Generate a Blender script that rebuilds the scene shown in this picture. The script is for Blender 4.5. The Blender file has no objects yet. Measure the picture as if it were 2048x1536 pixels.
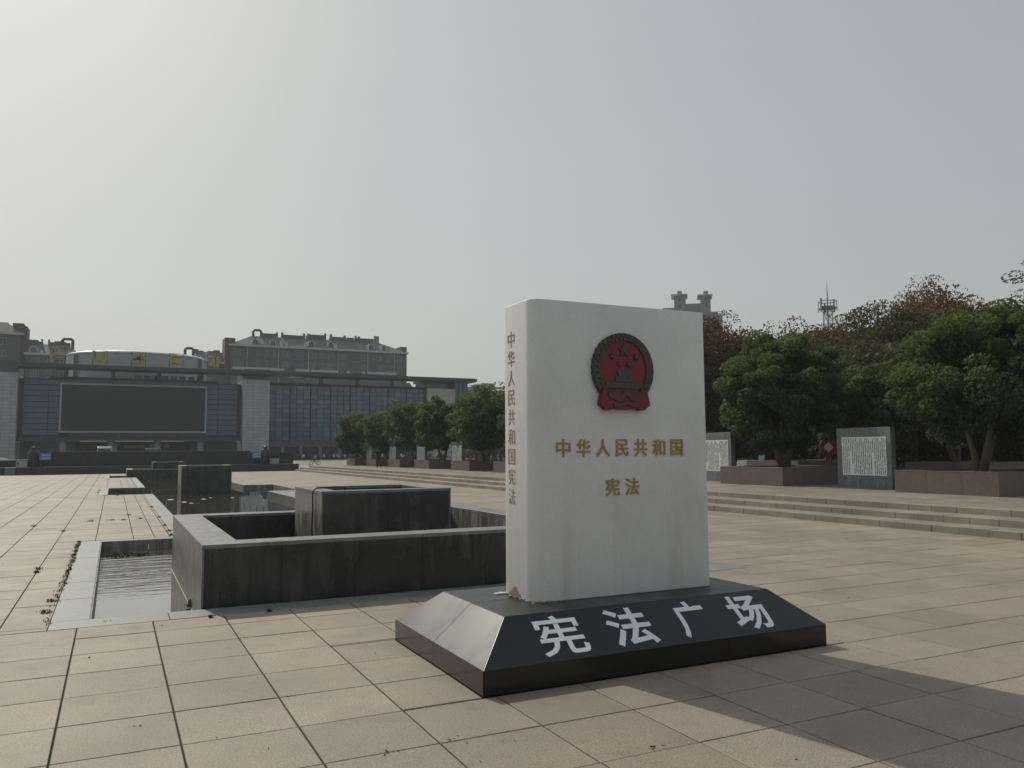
import bpy, bmesh, math, random
import numpy as np
from mathutils import Vector, Matrix
from math import radians, sin, cos, pi, tan, atan2, sqrt

random.seed(7)
S = bpy.context.scene
COL = S.collection

# ------------------------------------------------------------------ camera
F_PX = 1618.0
YAW, PITCH, ROLL, EYE = radians(26.15), radians(4.72), radians(-.38), 1.875
fw = Vector((sin(YAW)*cos(PITCH), cos(YAW)*cos(PITCH), sin(PITCH)))
rt = Vector((cos(YAW), -sin(YAW), 0)); up = rt.cross(fw)
r2 = rt*cos(ROLL)+up*sin(ROLL); u2 = -rt*sin(ROLL)+up*cos(ROLL)
cam_data = bpy.data.cameras.new("camera")
cam = bpy.data.objects.new("camera", cam_data); COL.objects.link(cam)
cam.matrix_world = Matrix(((r2.x, u2.x, -fw.x, 0), (r2.y, u2.y, -fw.y, 0), (r2.z, u2.z, -fw.z, EYE), (0, 0, 0, 1)))
cam_data.sensor_fit = 'HORIZONTAL'; cam_data.sensor_width = 36.0; cam_data.lens = 36.0*F_PX/2048.0
cam_data.clip_start = .05; cam_data.clip_end = 6000
S.camera = cam

# ------------------------------------------------------------------ sky and sun
SUN_EL, SUN_AZ = radians(40.3), radians(-13.6)       # azimuth from +Y towards +X
world = bpy.data.worlds.new("World"); S.world = world; world.use_nodes = True
wn, wl = world.node_tree.nodes, world.node_tree.links
wn.clear()
SKY_G, SKY_V = .34, 5.1
sky = wn.new('ShaderNodeTexSky'); sky.sky_type = 'NISHITA'; sky.sun_disc = False
sky.sun_elevation = SUN_EL; sky.sun_rotation = SUN_AZ
sky.altitude = 0; sky.air_density = 1.2; sky.dust_density = 3.0; sky.ozone_density = 1.0
hs = wn.new('ShaderNodeHueSaturation'); hs.inputs['Saturation'].default_value = .72
gm = wn.new('ShaderNodeGamma'); gm.inputs['Gamma'].default_value = SKY_G        # thin even overcast: the glow round the sun is spread out
hs.inputs['Value'].default_value = SKY_V
bg = wn.new('ShaderNodeBackground'); bg.inputs['Strength'].default_value = .05
wo = wn.new('ShaderNodeOutputWorld')
wl.new(sky.outputs[0], gm.inputs['Color']); wl.new(gm.outputs[0], hs.inputs['Color'])
wt = wn.new('ShaderNodeMix'); wt.data_type = 'RGBA'; wt.blend_type = 'MULTIPLY'; wt.inputs[0].default_value = 1
wnz = wn.new('ShaderNodeTexNoise'); wnz.inputs['Scale'].default_value = 1.6; wnz.inputs['Detail'].default_value = 4          # faint unevenness of the veil
wtc = wn.new('ShaderNodeTexCoord'); wmp = wn.new('ShaderNodeMapping'); wmp.inputs['Scale'].default_value = (1, 1, 3)
wrp = wn.new('ShaderNodeValToRGB'); wrp.color_ramp.elements[0].position = .3; wrp.color_ramp.elements[1].position = .7
wrp.color_ramp.elements[0].color = (.95, .975, .955, 1); wrp.color_ramp.elements[1].color = (.985, 1.01, .985, 1)
wl.new(wtc.outputs['Generated'], wmp.inputs[0]); wl.new(wmp.outputs[0], wnz.inputs['Vector']); wl.new(wnz.outputs[0], wrp.inputs[0])
wl.new(hs.outputs[0], wt.inputs[6]); wl.new(wrp.outputs[0], wt.inputs[7]); wl.new(wt.outputs[2], bg.inputs[0]); wl.new(bg.outputs[0], wo.inputs[0])
sl = bpy.data.lights.new("sun", 'SUN'); sl.energy = 2.4; sl.angle = radians(.6); sl.color = (1.0, .95, .80)
sun = bpy.data.objects.new("sun", sl); COL.objects.link(sun)
sd = Vector((sin(SUN_AZ)*cos(SUN_EL), cos(SUN_AZ)*cos(SUN_EL), sin(SUN_EL)))
sun.rotation_euler = sd.to_track_quat('Z', 'Y').to_euler(); sun.location = (0, 60, 60)
S.view_settings.view_transform = 'Standard'; S.view_settings.look = 'None'
S.view_settings.exposure = 0.17; S.view_settings.gamma = 1.0; S.view_settings.use_curve_mapping = False
S.cycles.max_bounces = 6; S.cycles.transparent_max_bounces = 6; S.cycles.volume_bounces = 0
S.cycles.use_denoising = True

# ------------------------------------------------------------------ materials
def N(nt, t, **k):
    n = nt.nodes.new(t)
    for a, b in k.items():
        if a in n.inputs.keys(): n.inputs[a].default_value = b
        else: setattr(n, a, b)
    return n
def mixc(nt, fac, a, b, mode='MIX'):
    m = nt.nodes.new('ShaderNodeMix'); m.data_type = 'RGBA'; m.blend_type = mode
    for s, v in ((m.inputs[0], fac), (m.inputs[6], a), (m.inputs[7], b)):
        if hasattr(v, 'links'): nt.links.new(v, s)
        elif isinstance(v, (int, float)): s.default_value = v
        else: s.default_value = (*v, 1)
    return m.outputs[2]
def math_(nt, op, a, b=0.0, c=None):
    m = nt.nodes.new('ShaderNodeMath'); m.operation = op
    for s, v in zip(m.inputs, (a, b) if c is None else (a, b, c)):
        if hasattr(v, 'links'): nt.links.new(v, s)
        else: s.default_value = v
    return m.outputs[0]
def ramp(nt, fac, p0, p1, c0=(0, 0, 0), c1=(1, 1, 1)):
    r = nt.nodes.new('ShaderNodeValToRGB'); r.color_ramp.elements[0].position = p0; r.color_ramp.elements[1].position = p1
    r.color_ramp.elements[0].color = (*c0, 1); r.color_ramp.elements[1].color = (*c1, 1)
    nt.links.new(fac, r.inputs[0]); return r.outputs[0]
def newmat(name):
    m = bpy.data.materials.new(name); m.use_nodes = True; nt = m.node_tree
    return m, nt, nt.nodes['Principled BSDF'], nt.nodes['Material Output']
def noise(nt, scale, detail=4, vec=None, rough=.55, out=0):
    n = N(nt, 'ShaderNodeTexNoise', Scale=scale, Detail=detail, Roughness=rough)
    if vec is not None: nt.links.new(vec, n.inputs['Vector'])
    return n.outputs[out]
def pos(nt): return nt.nodes.new('ShaderNodeNewGeometry').outputs['Position']
def scaled(nt, vec, s):
    m = nt.nodes.new('ShaderNodeVectorMath'); m.operation = 'MULTIPLY'; m.inputs[1].default_value = s
    nt.links.new(vec, m.inputs[0]); return m.outputs[0]
def bump(nt, b, h, strength, dist=.01):
    n = N(nt, 'ShaderNodeBump', Strength=strength, Distance=dist); nt.links.new(h, n.inputs['Height'])
    nt.links.new(n.outputs[0], b.inputs['Normal'])

def simple(name, col, rough=.6, var=.12, scale=3.0, metal=0.0, spec=.5, bs=0, bscale=60, stripes=None):
    m, nt, b, o = newmat(name)
    p = pos(nt); n1 = noise(nt, scale, 5, p)
    c = mixc(nt, n1, tuple(x*(1-var) for x in col), tuple(min(1, x*(1+var)) for x in col))
    nt.links.new(c, b.inputs['Base Color'])
    b.inputs['Roughness'].default_value = rough; b.inputs['Metallic'].default_value = metal
    b.inputs['Specular IOR Level'].default_value = spec
    if bs: bump(nt, b, noise(nt, bscale, 3, p), bs)
    return m

def stone_tile(name, base, base2, cell=(.748, .742), off=(-.30, 5.04), rough=.5, spots=.35, spec=.28):
    """flamed granite paving: per-slab tint, speckle, broad dirt"""
    m, nt, b, o = newmat(name)
    p = pos(nt)
    sx = nt.nodes.new('ShaderNodeSeparateXYZ'); nt.links.new(p, sx.inputs[0])
    cx = math_(nt, 'FLOOR', math_(nt, 'DIVIDE', math_(nt, 'SUBTRACT', sx.outputs[0], off[0]), cell[0]))
    cy = math_(nt, 'FLOOR', math_(nt, 'DIVIDE', math_(nt, 'SUBTRACT', sx.outputs[1], off[1]), cell[1]))
    cc = nt.nodes.new('ShaderNodeCombineXYZ'); nt.links.new(cx, cc.inputs[0]); nt.links.new(cy, cc.inputs[1])
    w = nt.nodes.new('ShaderNodeTexWhiteNoise'); w.noise_dimensions = '3D'; nt.links.new(cc.outputs[0], w.inputs['Vector'])
    c = mixc(nt, w.outputs['Value'], base, base2)
    c = mixc(nt, math_(nt, 'MULTIPLY', ramp(nt, noise(nt, 80, 3, p, .8), .44, .60), spots*1.3), c, tuple(x*.40 for x in base))
    c = mixc(nt, math_(nt, 'MULTIPLY', ramp(nt, noise(nt, 55, 3, p, .8), .55, .68), spots*.9), c, tuple(min(1, x*1.75) for x in base))
    c = mixc(nt, math_(nt, 'MULTIPLY', ramp(nt, noise(nt, .4, 7, p, .68), .40, .62), .5), c, tuple(x*.62 for x in (.27, .26, .215)))
    c = mixc(nt, math_(nt, 'MULTIPLY', ramp(nt, noise(nt, 2.2, 6, p, .7), .52, .75), .35), c, (.12, .11, .09))
    nt.links.new(c, b.inputs['Base Color'])
    r = math_(nt, 'MULTIPLY_ADD', noise(nt, 1.3, 4, p), .22, rough-.11); nt.links.new(r, b.inputs['Roughness'])
    b.inputs['Specular IOR Level'].default_value = spec
    bump(nt, b, noise(nt, 120, 4, p, .65), .55, .006)
    return m

def granite(name, col, rough=.22, streak=.5, speck=.25, hi=(.2, .2, .19), spec=.5):
    """polished dark stone with lime streaks running down and dust"""
    m, nt, b, o = newmat(name)
    p = pos(nt)
    n1 = noise(nt, 110, 3, p, .8)
    c = mixc(nt, math_(nt, 'MULTIPLY', ramp(nt, n1, .48, .66), speck), col, tuple(min(1, x*2.6) for x in col))
    c = mixc(nt, math_(nt, 'MULTIPLY', ramp(nt, noise(nt, 13, 5, p, .75), .47, .62), speck*.8), c, tuple(min(1, x*2.2) for x in col))
    st = noise(nt, 1.0, 7, scaled(nt, p, (5, 5, .6)), .66)
    patch = ramp(nt, noise(nt, 1.1, 6, p, .7), .40, .58)
    f = math_(nt, 'MULTIPLY', math_(nt, 'MULTIPLY', ramp(nt, st, .46, .64), patch), streak)
    c = mixc(nt, f, c, hi)
    c = mixc(nt, math_(nt, 'MULTIPLY', ramp(nt, noise(nt, 1.3, 8, p, .75), .44, .60), .55*min(1, streak)), c, tuple(x*.6 for x in hi))
    c = mixc(nt, math_(nt, 'MULTIPLY', ramp(nt, noise(nt, 1.0, 6, scaled(nt, p, (16, 16, 1.6)), .7), .58, .70), .3*min(1, streak)), c, tuple(x*.5 for x in col))
    nt.links.new(c, b.inputs['Base Color'])
    r = math_(nt, 'MULTIPLY_ADD', noise(nt, 2.1, 5, p), .3, rough-.1)
    r = math_(nt, 'ADD', r, math_(nt, 'MULTIPLY', f, .4)); nt.links.new(r, b.inputs['Roughness'])
    b.inputs['Specular IOR Level'].default_value = spec
    bump(nt, b, noise(nt, 1.7, 3, p), .06, .02)
    return m

def objcolor(name, rough=.5, metal=0):
    m, nt, b, o = newmat(name)
    oi = nt.nodes.new('ShaderNodeObjectInfo'); nt.links.new(oi.outputs['Color'], b.inputs['Base Color'])
    b.inputs['Roughness'].default_value = rough; b.inputs['Metallic'].default_value = metal
    return m

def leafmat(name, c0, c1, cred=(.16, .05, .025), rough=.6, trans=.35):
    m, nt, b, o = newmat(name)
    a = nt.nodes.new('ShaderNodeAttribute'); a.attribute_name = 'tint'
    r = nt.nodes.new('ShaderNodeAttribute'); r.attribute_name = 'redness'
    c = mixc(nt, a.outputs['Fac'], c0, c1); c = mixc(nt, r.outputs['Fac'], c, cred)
    nt.links.new(c, b.inputs['Base Color']); b.inputs['Roughness'].default_value = rough
    b.inputs['Specular IOR Level'].default_value = .2
    t = nt.nodes.new('ShaderNodeBsdfTranslucent')
    nt.links.new(mixc(nt, 1.0, c, (1.25, 1.3, .6), 'MULTIPLY'), t.inputs['Color'])
    mx = nt.nodes.new('ShaderNodeMixShader'); mx.inputs[0].default_value = trans
    nt.links.new(b.outputs[0], mx.inputs[1]); nt.links.new(t.outputs[0], mx.inputs[2]); nt.links.new(mx.outputs[0], o.inputs['Surface'])
    return m

def cladding(name, col, cell, joint, jw=.04, rough=.5, var=.1, axis='xz', brick=False, metal=0.0):
    """far facade surfaces: a fine grid of joints over the facade plane"""
    m, nt, b, o = newmat(name)
    p = pos(nt)
    sx = nt.nodes.new('ShaderNodeSeparateXYZ'); nt.links.new(p, sx.inputs[0])
    cc = nt.nodes.new('ShaderNodeCombineXYZ')
    nt.links.new(math_(nt, 'ADD', sx.outputs[0], sx.outputs[1]), cc.inputs[0]); nt.links.new(sx.outputs[2], cc.inputs[1])
    br = N(nt, 'ShaderNodeTexBrick'); br.offset = .5 if brick else 0.0
    br.inputs['Color1'].default_value = (*[x*(1-var) for x in col], 1); br.inputs['Color2'].default_value = (*[min(1, x*(1+var)) for x in col], 1)
    br.inputs['Mortar'].default_value = (*joint, 1); br.inputs['Scale'].default_value = 1.0
    br.inputs['Mortar Size'].default_value = jw; br.inputs['Brick Width'].default_value = cell[0]; br.inputs['Row Height'].default_value = cell[1]
    nt.links.new(cc.outputs[0], br.inputs['Vector'])
    c = mixc(nt, math_(nt, 'MULTIPLY', noise(nt, .25, 6, p, .65), .5), br.outputs['Color'], tuple(x*.6 for x in col))
    nt.links.new(c, b.inputs['Base Color']); b.inputs['Roughness'].default_value = rough; b.inputs['Metallic'].default_value = metal
    return m

M = {}
M['paver'] = stone_tile('flamed granite paving', (.335, .27, .215), (.445, .36, .288), rough=.60, spots=.5)
M['terrace_paver'] = stone_tile('terrace paving', (.27, .238, .198), (.37, .325, .265), rough=.56)
M['bed'] = simple('jointing mortar and moss', (.026, .021, .015), .95, .4, 2.0)
M['soil'] = simple('planter soil', (.07, .055, .04), .95, .4, 9, bs=.8, bscale=25)
M['asphalt'] = simple('asphalt', (.12, .12, .115), .8, .2, .5)
M['curb'] = granite('pool curb stone', (.15, .165, .16), .42, .55, .3, (.33, .34, .32))
M['black'] = granite('black polished granite', (.018, .020, .021), .2, .5, .2, (.14, .145, .14))
M['black_front'] = granite('black granite wall slabs', (.018, .020, .021), .22, .45, .2, (.12, .125, .12))
M['pool_wall'] = granite('limed granite basin wall', (.085, .083, .076), .3, 1.0, .5, (.33, .31, .27))
M['coping'] = granite('granite coping', (.11, .115, .115), .36, 1.0, .4, (.28, .285, .28))
M['plinth'] = granite('black plinth granite', (.011, .013, .015), .30, .14, .10, (.045, .05, .055))
M['plinth_side'] = granite('plinth base slabs', (.012, .011, .010), .12, .05, .08, (.04, .04, .04))
M['brown'] = granite('brown planter granite', (.105, .078, .066), .42, .3, .4, (.19, .16, .14))
M['marble'] = None
M['gold'] = simple('gold painted lettering', (.37, .235, .08), .5, .25, 30, metal=.15)
M['goldpale'] = simple('dull gold relief', (.075, .064, .044), .55, .3, 25, metal=.15)
M['red'] = simple('emblem red enamel', (.18, .014, .02), .45, .2, 15)
M['spinetext'] = simple('red brown carved lettering', (.34, .20, .11), .6, .3, 30)
M['whitepaint'] = simple('white stencilled paint', (.80, .82, .84), .6, .12, 20)
M['rubble'] = simple('exposed concrete core', (.27, .205, .14), .95, .6, 60, bs=1, bscale=50)
M['greystone'] = granite('mottled grey stone', (.085, .095, .10), .5, .6, 1.0, (.30, .31, .30))
M['whiteboard'] = simple('white stone inscription slab', (.74, .76, .74), .5, .08, 6)
M['ink'] = simple('black inscription', (.03, .03, .03), .7, .1)
M['step'] = stone_tile('step stone', (.29, .248, .205), (.38, .33, .27), cell=(50, .67), off=(0, .2), rough=.6)
M['darkwall'] = granite('stage dark stone', (.025, .028, .031), .35, .25, .2, (.10, .105, .11))
M['darkmetal'] = simple('painted dark steel', (.045, .052, .06), .5, .1, .4)
M['beam'] = simple('slate blue roof cladding', (.065, .078, .092), .5, .12, .15)
M['tower'] = cladding('pale facade tiles', (.40, .415, .42), (1.2, .6), (.22, .23, .235), .035)
M['tower_warm'] = cladding('beige facade tiles', (.46, .44, .41), (1.2, .6), (.28, .27, .25), .035)
M['bluepanel'] = simple('blue grey ribbed panel', (.075, .125, .175), .35, .2, .3)
M['screen'] = simple('unlit led screen', (.02, .024, .028), .5, .08, .2)
M['screenframe'] = simple('screen frame', (.27, .31, .37), .4, .05)
M['alu'] = simple('pale metal roof sheet', (.34, .35, .365), .45, .12, .2, metal=.2)
M['alu_rim'] = simple('white metal rim', (.75, .76, .78), .35, .05)
M['plaster'] = simple('soffit plaster', (.16, .165, .17), .8, .15, .3)
M['door'] = simple('brown timber doors', (.085, .048, .035), .6, .2, .8)
M['bluecol'] = simple('blue grey column', (.19, .24, .30), .5, .06)
M['mullion'] = simple('dark mullion', (.03, .038, .048), .5, .1)
def glassmat(name, c0, c1, rough=.12):
    m, nt, b, o = newmat(name)
    oi = nt.nodes.new('ShaderNodeObjectInfo')
    nt.links.new(mixc(nt, oi.outputs['Random'], c0, c1), b.inputs['Base Color'])
    b.inputs['Roughness'].default_value = rough; b.inputs['Specular IOR Level'].default_value = .6
    return m
M['curtain'] = glassmat('blue tinted curtain glass', (.03, .085, .13), (.09, .18, .24))
M['glassdark'] = glassmat('dark glass', (.02, .028, .035), (.05, .06, .07))
M['brick'] = cladding('grey brown brick', (.145, .145, .15), (1.2, .22), (.075, .072, .07), .05, .8, brick=True)
M['brick_red'] = cladding('dark red brown brick', (.12, .095, .085), (1.2, .3), (.09, .075, .07), .05, .8, brick=True)
M['roof'] = cladding('slate grey roof', (.15, .165, .16), (.6, .35), (.08, .09, .088), .05, .7)
M['band'] = simple('white cornice', (.44, .46, .46), .7, .15, .5)
M['winframe'] = simple('window frame', (.26, .27, .27), .6, .1)
M['pane'] = glassmat('window pane', (.02, .024, .028), (.075, .085, .09), .15)
M['chimney'] = simple('chimney render', (.16, .155, .145), .8, .15, 1)
M['sand'] = simple('sand coloured render', (.42, .40, .32), .8, .08, .3)
M['towergrey'] = simple('grey render', (.20, .215, .215), .8, .1, .3)
M['steel'] = simple('galvanised steel', (.16, .17, .18), .5, .1, 1, metal=.4)
M['bark'] = simple('tree bark', (.12, .10, .075), .85, .4, 12, bs=.7, bscale=30)
M['leaf'] = leafmat('camphor leaves', (.028, .046, .024), (.135, .175, .078), trans=.45)  # pale end raised so the leaf colour carries the crown highlights
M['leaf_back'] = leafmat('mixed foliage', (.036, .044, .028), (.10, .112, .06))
M['weed'] = leafmat('dry weeds', (.05, .032, .018), (.10, .065, .035), trans=.2)
M['weedgreen'] = leafmat('floating weed', (.04, .08, .03), (.09, .15, .05), trans=.2)
M['rubber'] = simple('black rubber', (.02, .02, .02), .5, .1)
M['paint'] = objcolor('vehicle paint', .35)
M['plasticgrey'] = simple('grey plastic', (.1, .1, .11), .5, .1)
M['skin'] = simple('skin', (.35, .2, .14), .6, .05)
M['hair'] = simple('black hair', (.012, .011, .01), .5, .1)
M['darkcloth'] = simple('dark clothing', (.02, .022, .028), .8, .2, 8)
M['pinkcloth'] = simple('mauve jacket', (.55, .42, .55), .8, .1, 8)
M['signblue'] = simple('blue sign enamel', (.09, .26, .46), .5, .12, 6)
M['signwhite'] = simple('white sign lettering', (.6, .66, .7), .5, .05)
M['signred'] = simple('red notice board', (.17, .016, .02), .5, .1)  # red lowered: the dimness under the trees is put into the colour
M['stonewhite'] = simple('pale plaque', (.42, .42, .38), .7, .1, 6)
M['litter'] = simple('white litter', (.7, .7, .68), .6, .1)
M['goldsign'] = simple('weathered gold sign', (.40, .31, .13), .7, .35, 3)

# marble of the book: pale, cloudy, with rust coloured runs down from the emblem
m, nt, b, o = newmat('white marble'); M['marble'] = m
p = pos(nt)
c = mixc(nt, ramp(nt, noise(nt, 1.4, 7, p, .6), .3, .75), (.75, .75, .735), (.66, .66, .65))
c = mixc(nt, math_(nt, 'MULTIPLY', ramp(nt, noise(nt, 60, 4, p, .8), .45, .65), .22), c, (.42, .42, .41))
run = ramp(nt, noise(nt, 1.0, 5, scaled(nt, p, (6, 6, .35)), .6), .52, .8)
low = nt.nodes.new('ShaderNodeMapRange'); sxm = nt.nodes.new('ShaderNodeSeparateXYZ'); nt.links.new(p, sxm.inputs[0])
nt.links.new(sxm.outputs[2], low.inputs['Value']); low.inputs['From Min'].default_value = 2.4; low.inputs['From Max'].default_value = .6
c = mixc(nt, math_(nt, 'MULTIPLY', math_(nt, 'MULTIPLY', run, low.outputs[0]), .62), c, (.42, .37, .30))
c = mixc(nt, math_(nt, 'MULTIPLY', ramp(nt, noise(nt, .8, 7, scaled(nt, p, (1, 1, .6)), .7), .48, .66), .30), c, (.47, .47, .455))
nt.links.new(c, b.inputs['Base Color']); b.inputs['Roughness'].default_value = .38; b.inputs['Specular IOR Level'].default_value = .4
bump(nt, b, noise(nt, 70, 5, p, .75), .22, .006)

# water: murky, nearly black-brown, wind ripples
m, nt, b, o = newmat('murky pool water'); M['water'] = m
p = pos(nt)
nt.links.new(mixc(nt, ramp(nt, noise(nt, 1.2, 4, p), .4, .7), (.075, .056, .036), (.13, .10, .066)), b.inputs['Base Color'])
b.inputs['Roughness'].default_value = .03; b.inputs['IOR'].default_value = 1.7; b.inputs['Coat Weight'].default_value = .75; b.inputs['Coat IOR'].default_value = 1.6; b.inputs['Coat Roughness'].default_value = .02
wv = noise(nt, 1.0, 3, scaled(nt, p, (1.2, 5.5, 1)), .5)
# the breeze only reaches the water in the lee-free strip behind the front curb
sxw = nt.nodes.new('ShaderNodeSeparateXYZ'); nt.links.new(p, sxw.inputs[0])
band_ = nt.nodes.new('ShaderNodeMapRange'); nt.links.new(sxw.outputs[1], band_.inputs['Value'])
band_.inputs['From Min'].default_value = 12.6; band_.inputs['From Max'].default_value = 15.2
g = math_(nt, 'MULTIPLY_ADD', math_(nt, 'MULTIPLY', band_.outputs[0], math_(nt, 'LESS_THAN', sxw.outputs[1], 19.6)), 1.0, .012)
bump(nt, b, math_(nt, 'MULTIPLY', wv, g), .32, .05)
nt.links.new(b.inputs['Normal'].links[0].from_socket, b.inputs['Coat Normal'])

# ------------------------------------------------------------------ mesh helpers
WLOC = {}
def wloc(o): return WLOC.get(o.name, Vector((0, 0, 0)))
class MB:
    def __init__(s): s.v = []; s.f = []; s.m = []; s.cur = 0
    def face(s, pts):
        i = len(s.v); s.v += [tuple(p) for p in pts]; s.f.append(tuple(range(i, i+len(pts)))); s.m.append(s.cur)
    def _add(s, vs, fs):
        i = len(s.v); s.v += [tuple(p) for p in vs]
        for f in fs: s.f.append(tuple(i+k for k in f)); s.m.append(s.cur)
    def box(s, x0, x1, y0, y1, z0, z1, bottom=True):
        vs = [(x0, y0, z0), (x1, y0, z0), (x1, y1, z0), (x0, y1, z0), (x0, y0, z1), (x1, y0, z1), (x1, y1, z1), (x0, y1, z1)]
        fs = [(4, 5, 6, 7), (0, 1, 5, 4), (1, 2, 6, 5), (2, 3, 7, 6), (3, 0, 4, 7)]
        if bottom: fs.append((3, 2, 1, 0))
        s._add(vs, fs); return s
    def tile(s, x0, x1, y0, y1, zt, th=.02, c=.0035):
        vs = [(x0, y0, zt-th), (x1, y0, zt-th), (x1, y1, zt-th), (x0, y1, zt-th),
              (x0, y0, zt-c), (x1, y0, zt-c), (x1, y1, zt-c), (x0, y1, zt-c),
              (x0+c, y0+c, zt), (x1-c, y0+c, zt), (x1-c, y1-c, zt), (x0+c, y1-c, zt)]
        s._add(vs, [(8, 9, 10, 11), (4, 5, 9, 8), (5, 6, 10, 9), (6, 7, 11, 10), (7, 4, 8, 11), (0, 1, 5, 4), (1, 2, 6, 5), (2, 3, 7, 6), (3, 0, 4, 7)]); return s
    def prism(s, poly, z0, z1):
        n = len(poly); vs = [(x, y, z0) for x, y in poly]+[(x, y, z1) for x, y in poly]
        s._add(vs, [tuple(range(n, 2*n)), tuple(range(n-1, -1, -1))]+[(i, (i+1) % n, n+(i+1) % n, n+i) for i in range(n)]); return s
    def prism_xz(s, poly, y0, y1):
        n = len(poly); vs = [(x, y0, z) for x, z in poly]+[(x, y1, z) for x, z in poly]
        s._add(vs, [tuple(range(n)), tuple(range(2*n-1, n-1, -1))]+[(i, n+i, n+(i+1) % n, (i+1) % n) for i in range(n)]); return s
    def tube(s, pts, r, n=8, caps=True):
        pts = [Vector(p) for p in pts]; rs = r if isinstance(r, (list, tuple)) else [r]*len(pts); rings = []
        prev = None
        for i, p in enumerate(pts):
            d = (pts[min(i+1, len(pts)-1)]-pts[max(i-1, 0)]).normalized()
            a = Vector((0, 0, 1)) if abs(d.z) < .9 else Vector((1, 0, 0))
            if prev is not None: a = prev
            x = d.cross(a).normalized(); y = x.cross(d).normalized(); prev = y
            rings.append([p+x*rs[i]*cos(2*pi*k/n)+y*rs[i]*sin(2*pi*k/n) for k in range(n)])
        vs = [q for r_ in rings for q in r_]; fs = []
        for i in range(len(pts)-1):
            for k in range(n): fs.append((i*n+k, i*n+(k+1) % n, (i+1)*n+(k+1) % n, (i+1)*n+k))
        if caps: fs += [tuple(range(n-1, -1, -1)), tuple((len(pts)-1)*n+k for k in range(n))]
        s._add(vs, fs); return s
    def lathe(s, prof, cx, cy, n=20, a0=0, a1=2*pi):
        vs = []; fs = []; full = abs(a1-a0-2*pi) < 1e-6; k_ = n if full else n+1
        for r, z in prof:
            for k in range(k_):
                a = a0+(a1-a0)*k/n; vs.append((cx+r*cos(a), cy+r*sin(a), z))
        for i in range(len(prof)-1):
            for k in range(n): k2 = (k+1) % k_; fs.append((i*k_+k, i*k_+k2, (i+1)*k_+k2, (i+1)*k_+k))
        s._add(vs, fs); return s
    def mesh(s, name, mats, off=(0, 0, 0), smooth=False):
        me = bpy.data.meshes.new(name); ox, oy, oz = off
        me.from_pydata([(x-ox, y-oy, z-oz) for x, y, z in s.v], [], s.f)
        for m_ in (mats if isinstance(mats, (list, tuple)) else [mats]): me.materials.append(m_)
        if any(s.m): me.polygons.foreach_set('material_index', s.m)
        if smooth: me.polygons.foreach_set('use_smooth', [True]*len(me.polygons))
        me.validate(); me.update(); return me
def tag(o, label=None, cat=None, group=None, kind=None):
    for k, v in (('label', label), ('category', cat), ('group', group), ('kind', kind)):
        if v: o[k] = v
    return o
def add(name, me, parent=None, at=None, bevel=0, seg=2):
    """link mesh `me` (whose vertices were offset by `at`) as one object"""
    o = bpy.data.objects.new(name, me); COL.objects.link(o)
    at = Vector(at) if at is not None else Vector((0, 0, 0)); WLOC[o.name] = at
    if parent is not None: o.parent = parent; o.location = at-wloc(parent)
    else: o.location = at
    if bevel:
        b_ = o.modifiers.new('bevel', 'BEVEL'); b_.width = bevel; b_.segments = seg; b_.limit_method = 'ANGLE'; b_.angle_limit = radians(40)
    return o
def build(name, mb, mats, parent=None, bevel=0, smooth=False, seg=2):
    v = np.array(mb.v); c_ = (float((v[:, 0].min()+v[:, 0].max())/2), float((v[:, 1].min()+v[:, 1].max())/2), float(v[:, 2].min()))
    return add(name, mb.mesh(name, mats, c_, smooth), parent, c_, bevel, seg)
def thing(name, loc, label, cat, group=None, rotz=0):
    o = bpy.data.objects.new(name, None); COL.objects.link(o); o.location = loc; o.rotation_euler = (0, 0, rotz); o.empty_display_size = .2
    WLOC[o.name] = Vector(loc); return tag(o, label, cat, group)
def struct(name, loc=(0, 0, 0)):
    o = bpy.data.objects.new(name, None); COL.objects.link(o); o.location = loc; WLOC[o.name] = Vector(loc); o['kind'] = 'structure'; return o
def B(x0, x1, y0, y1, z0, z1): return MB().box(x0, x1, y0, y1, z0, z1)
def copy_tree(root, loc, rotz=None, label=None, color=None, scale=None):
    r = root.copy(); COL.objects.link(r); r.location = loc; WLOC[r.name] = Vector(loc)
    if rotz is not None: r.rotation_euler = (0, 0, rotz)
    if scale: r.scale = scale
    if label: r['label'] = label
    if color: r.color = (*color, 1)
    for ch in list(root.children):
        c_ = ch.copy(); COL.objects.link(c_); c_.parent = r
        if color: c_.color = (*color, 1)
        for g_ in ch.children:
            d_ = g_.copy(); COL.objects.link(d_); d_.parent = c_
            if color: d_.color = (*color, 1)
    return r

def subtract(rects, hole):
    out = []; hx0, hx1, hy0, hy1 = hole
    for x0, x1, y0, y1 in rects:
        if hx0 >= x1-1e-6 or hx1 <= x0+1e-6 or hy0 >= y1-1e-6 or hy1 <= y0+1e-6: out.append((x0, x1, y0, y1)); continue
        if y0 < hy0: out.append((x0, x1, y0, hy0)); y0 = hy0
        if y1 > hy1: out.append((x0, x1, hy1, y1)); y1 = hy1
        if x0 < hx0: out.append((x0, hx0, y0, y1))
        if x1 > hx1: out.append((hx1, x1, y0, y1))
    return [r for r in out if r[1]-r[0] > .03 and r[3]-r[2] > .03]

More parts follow.
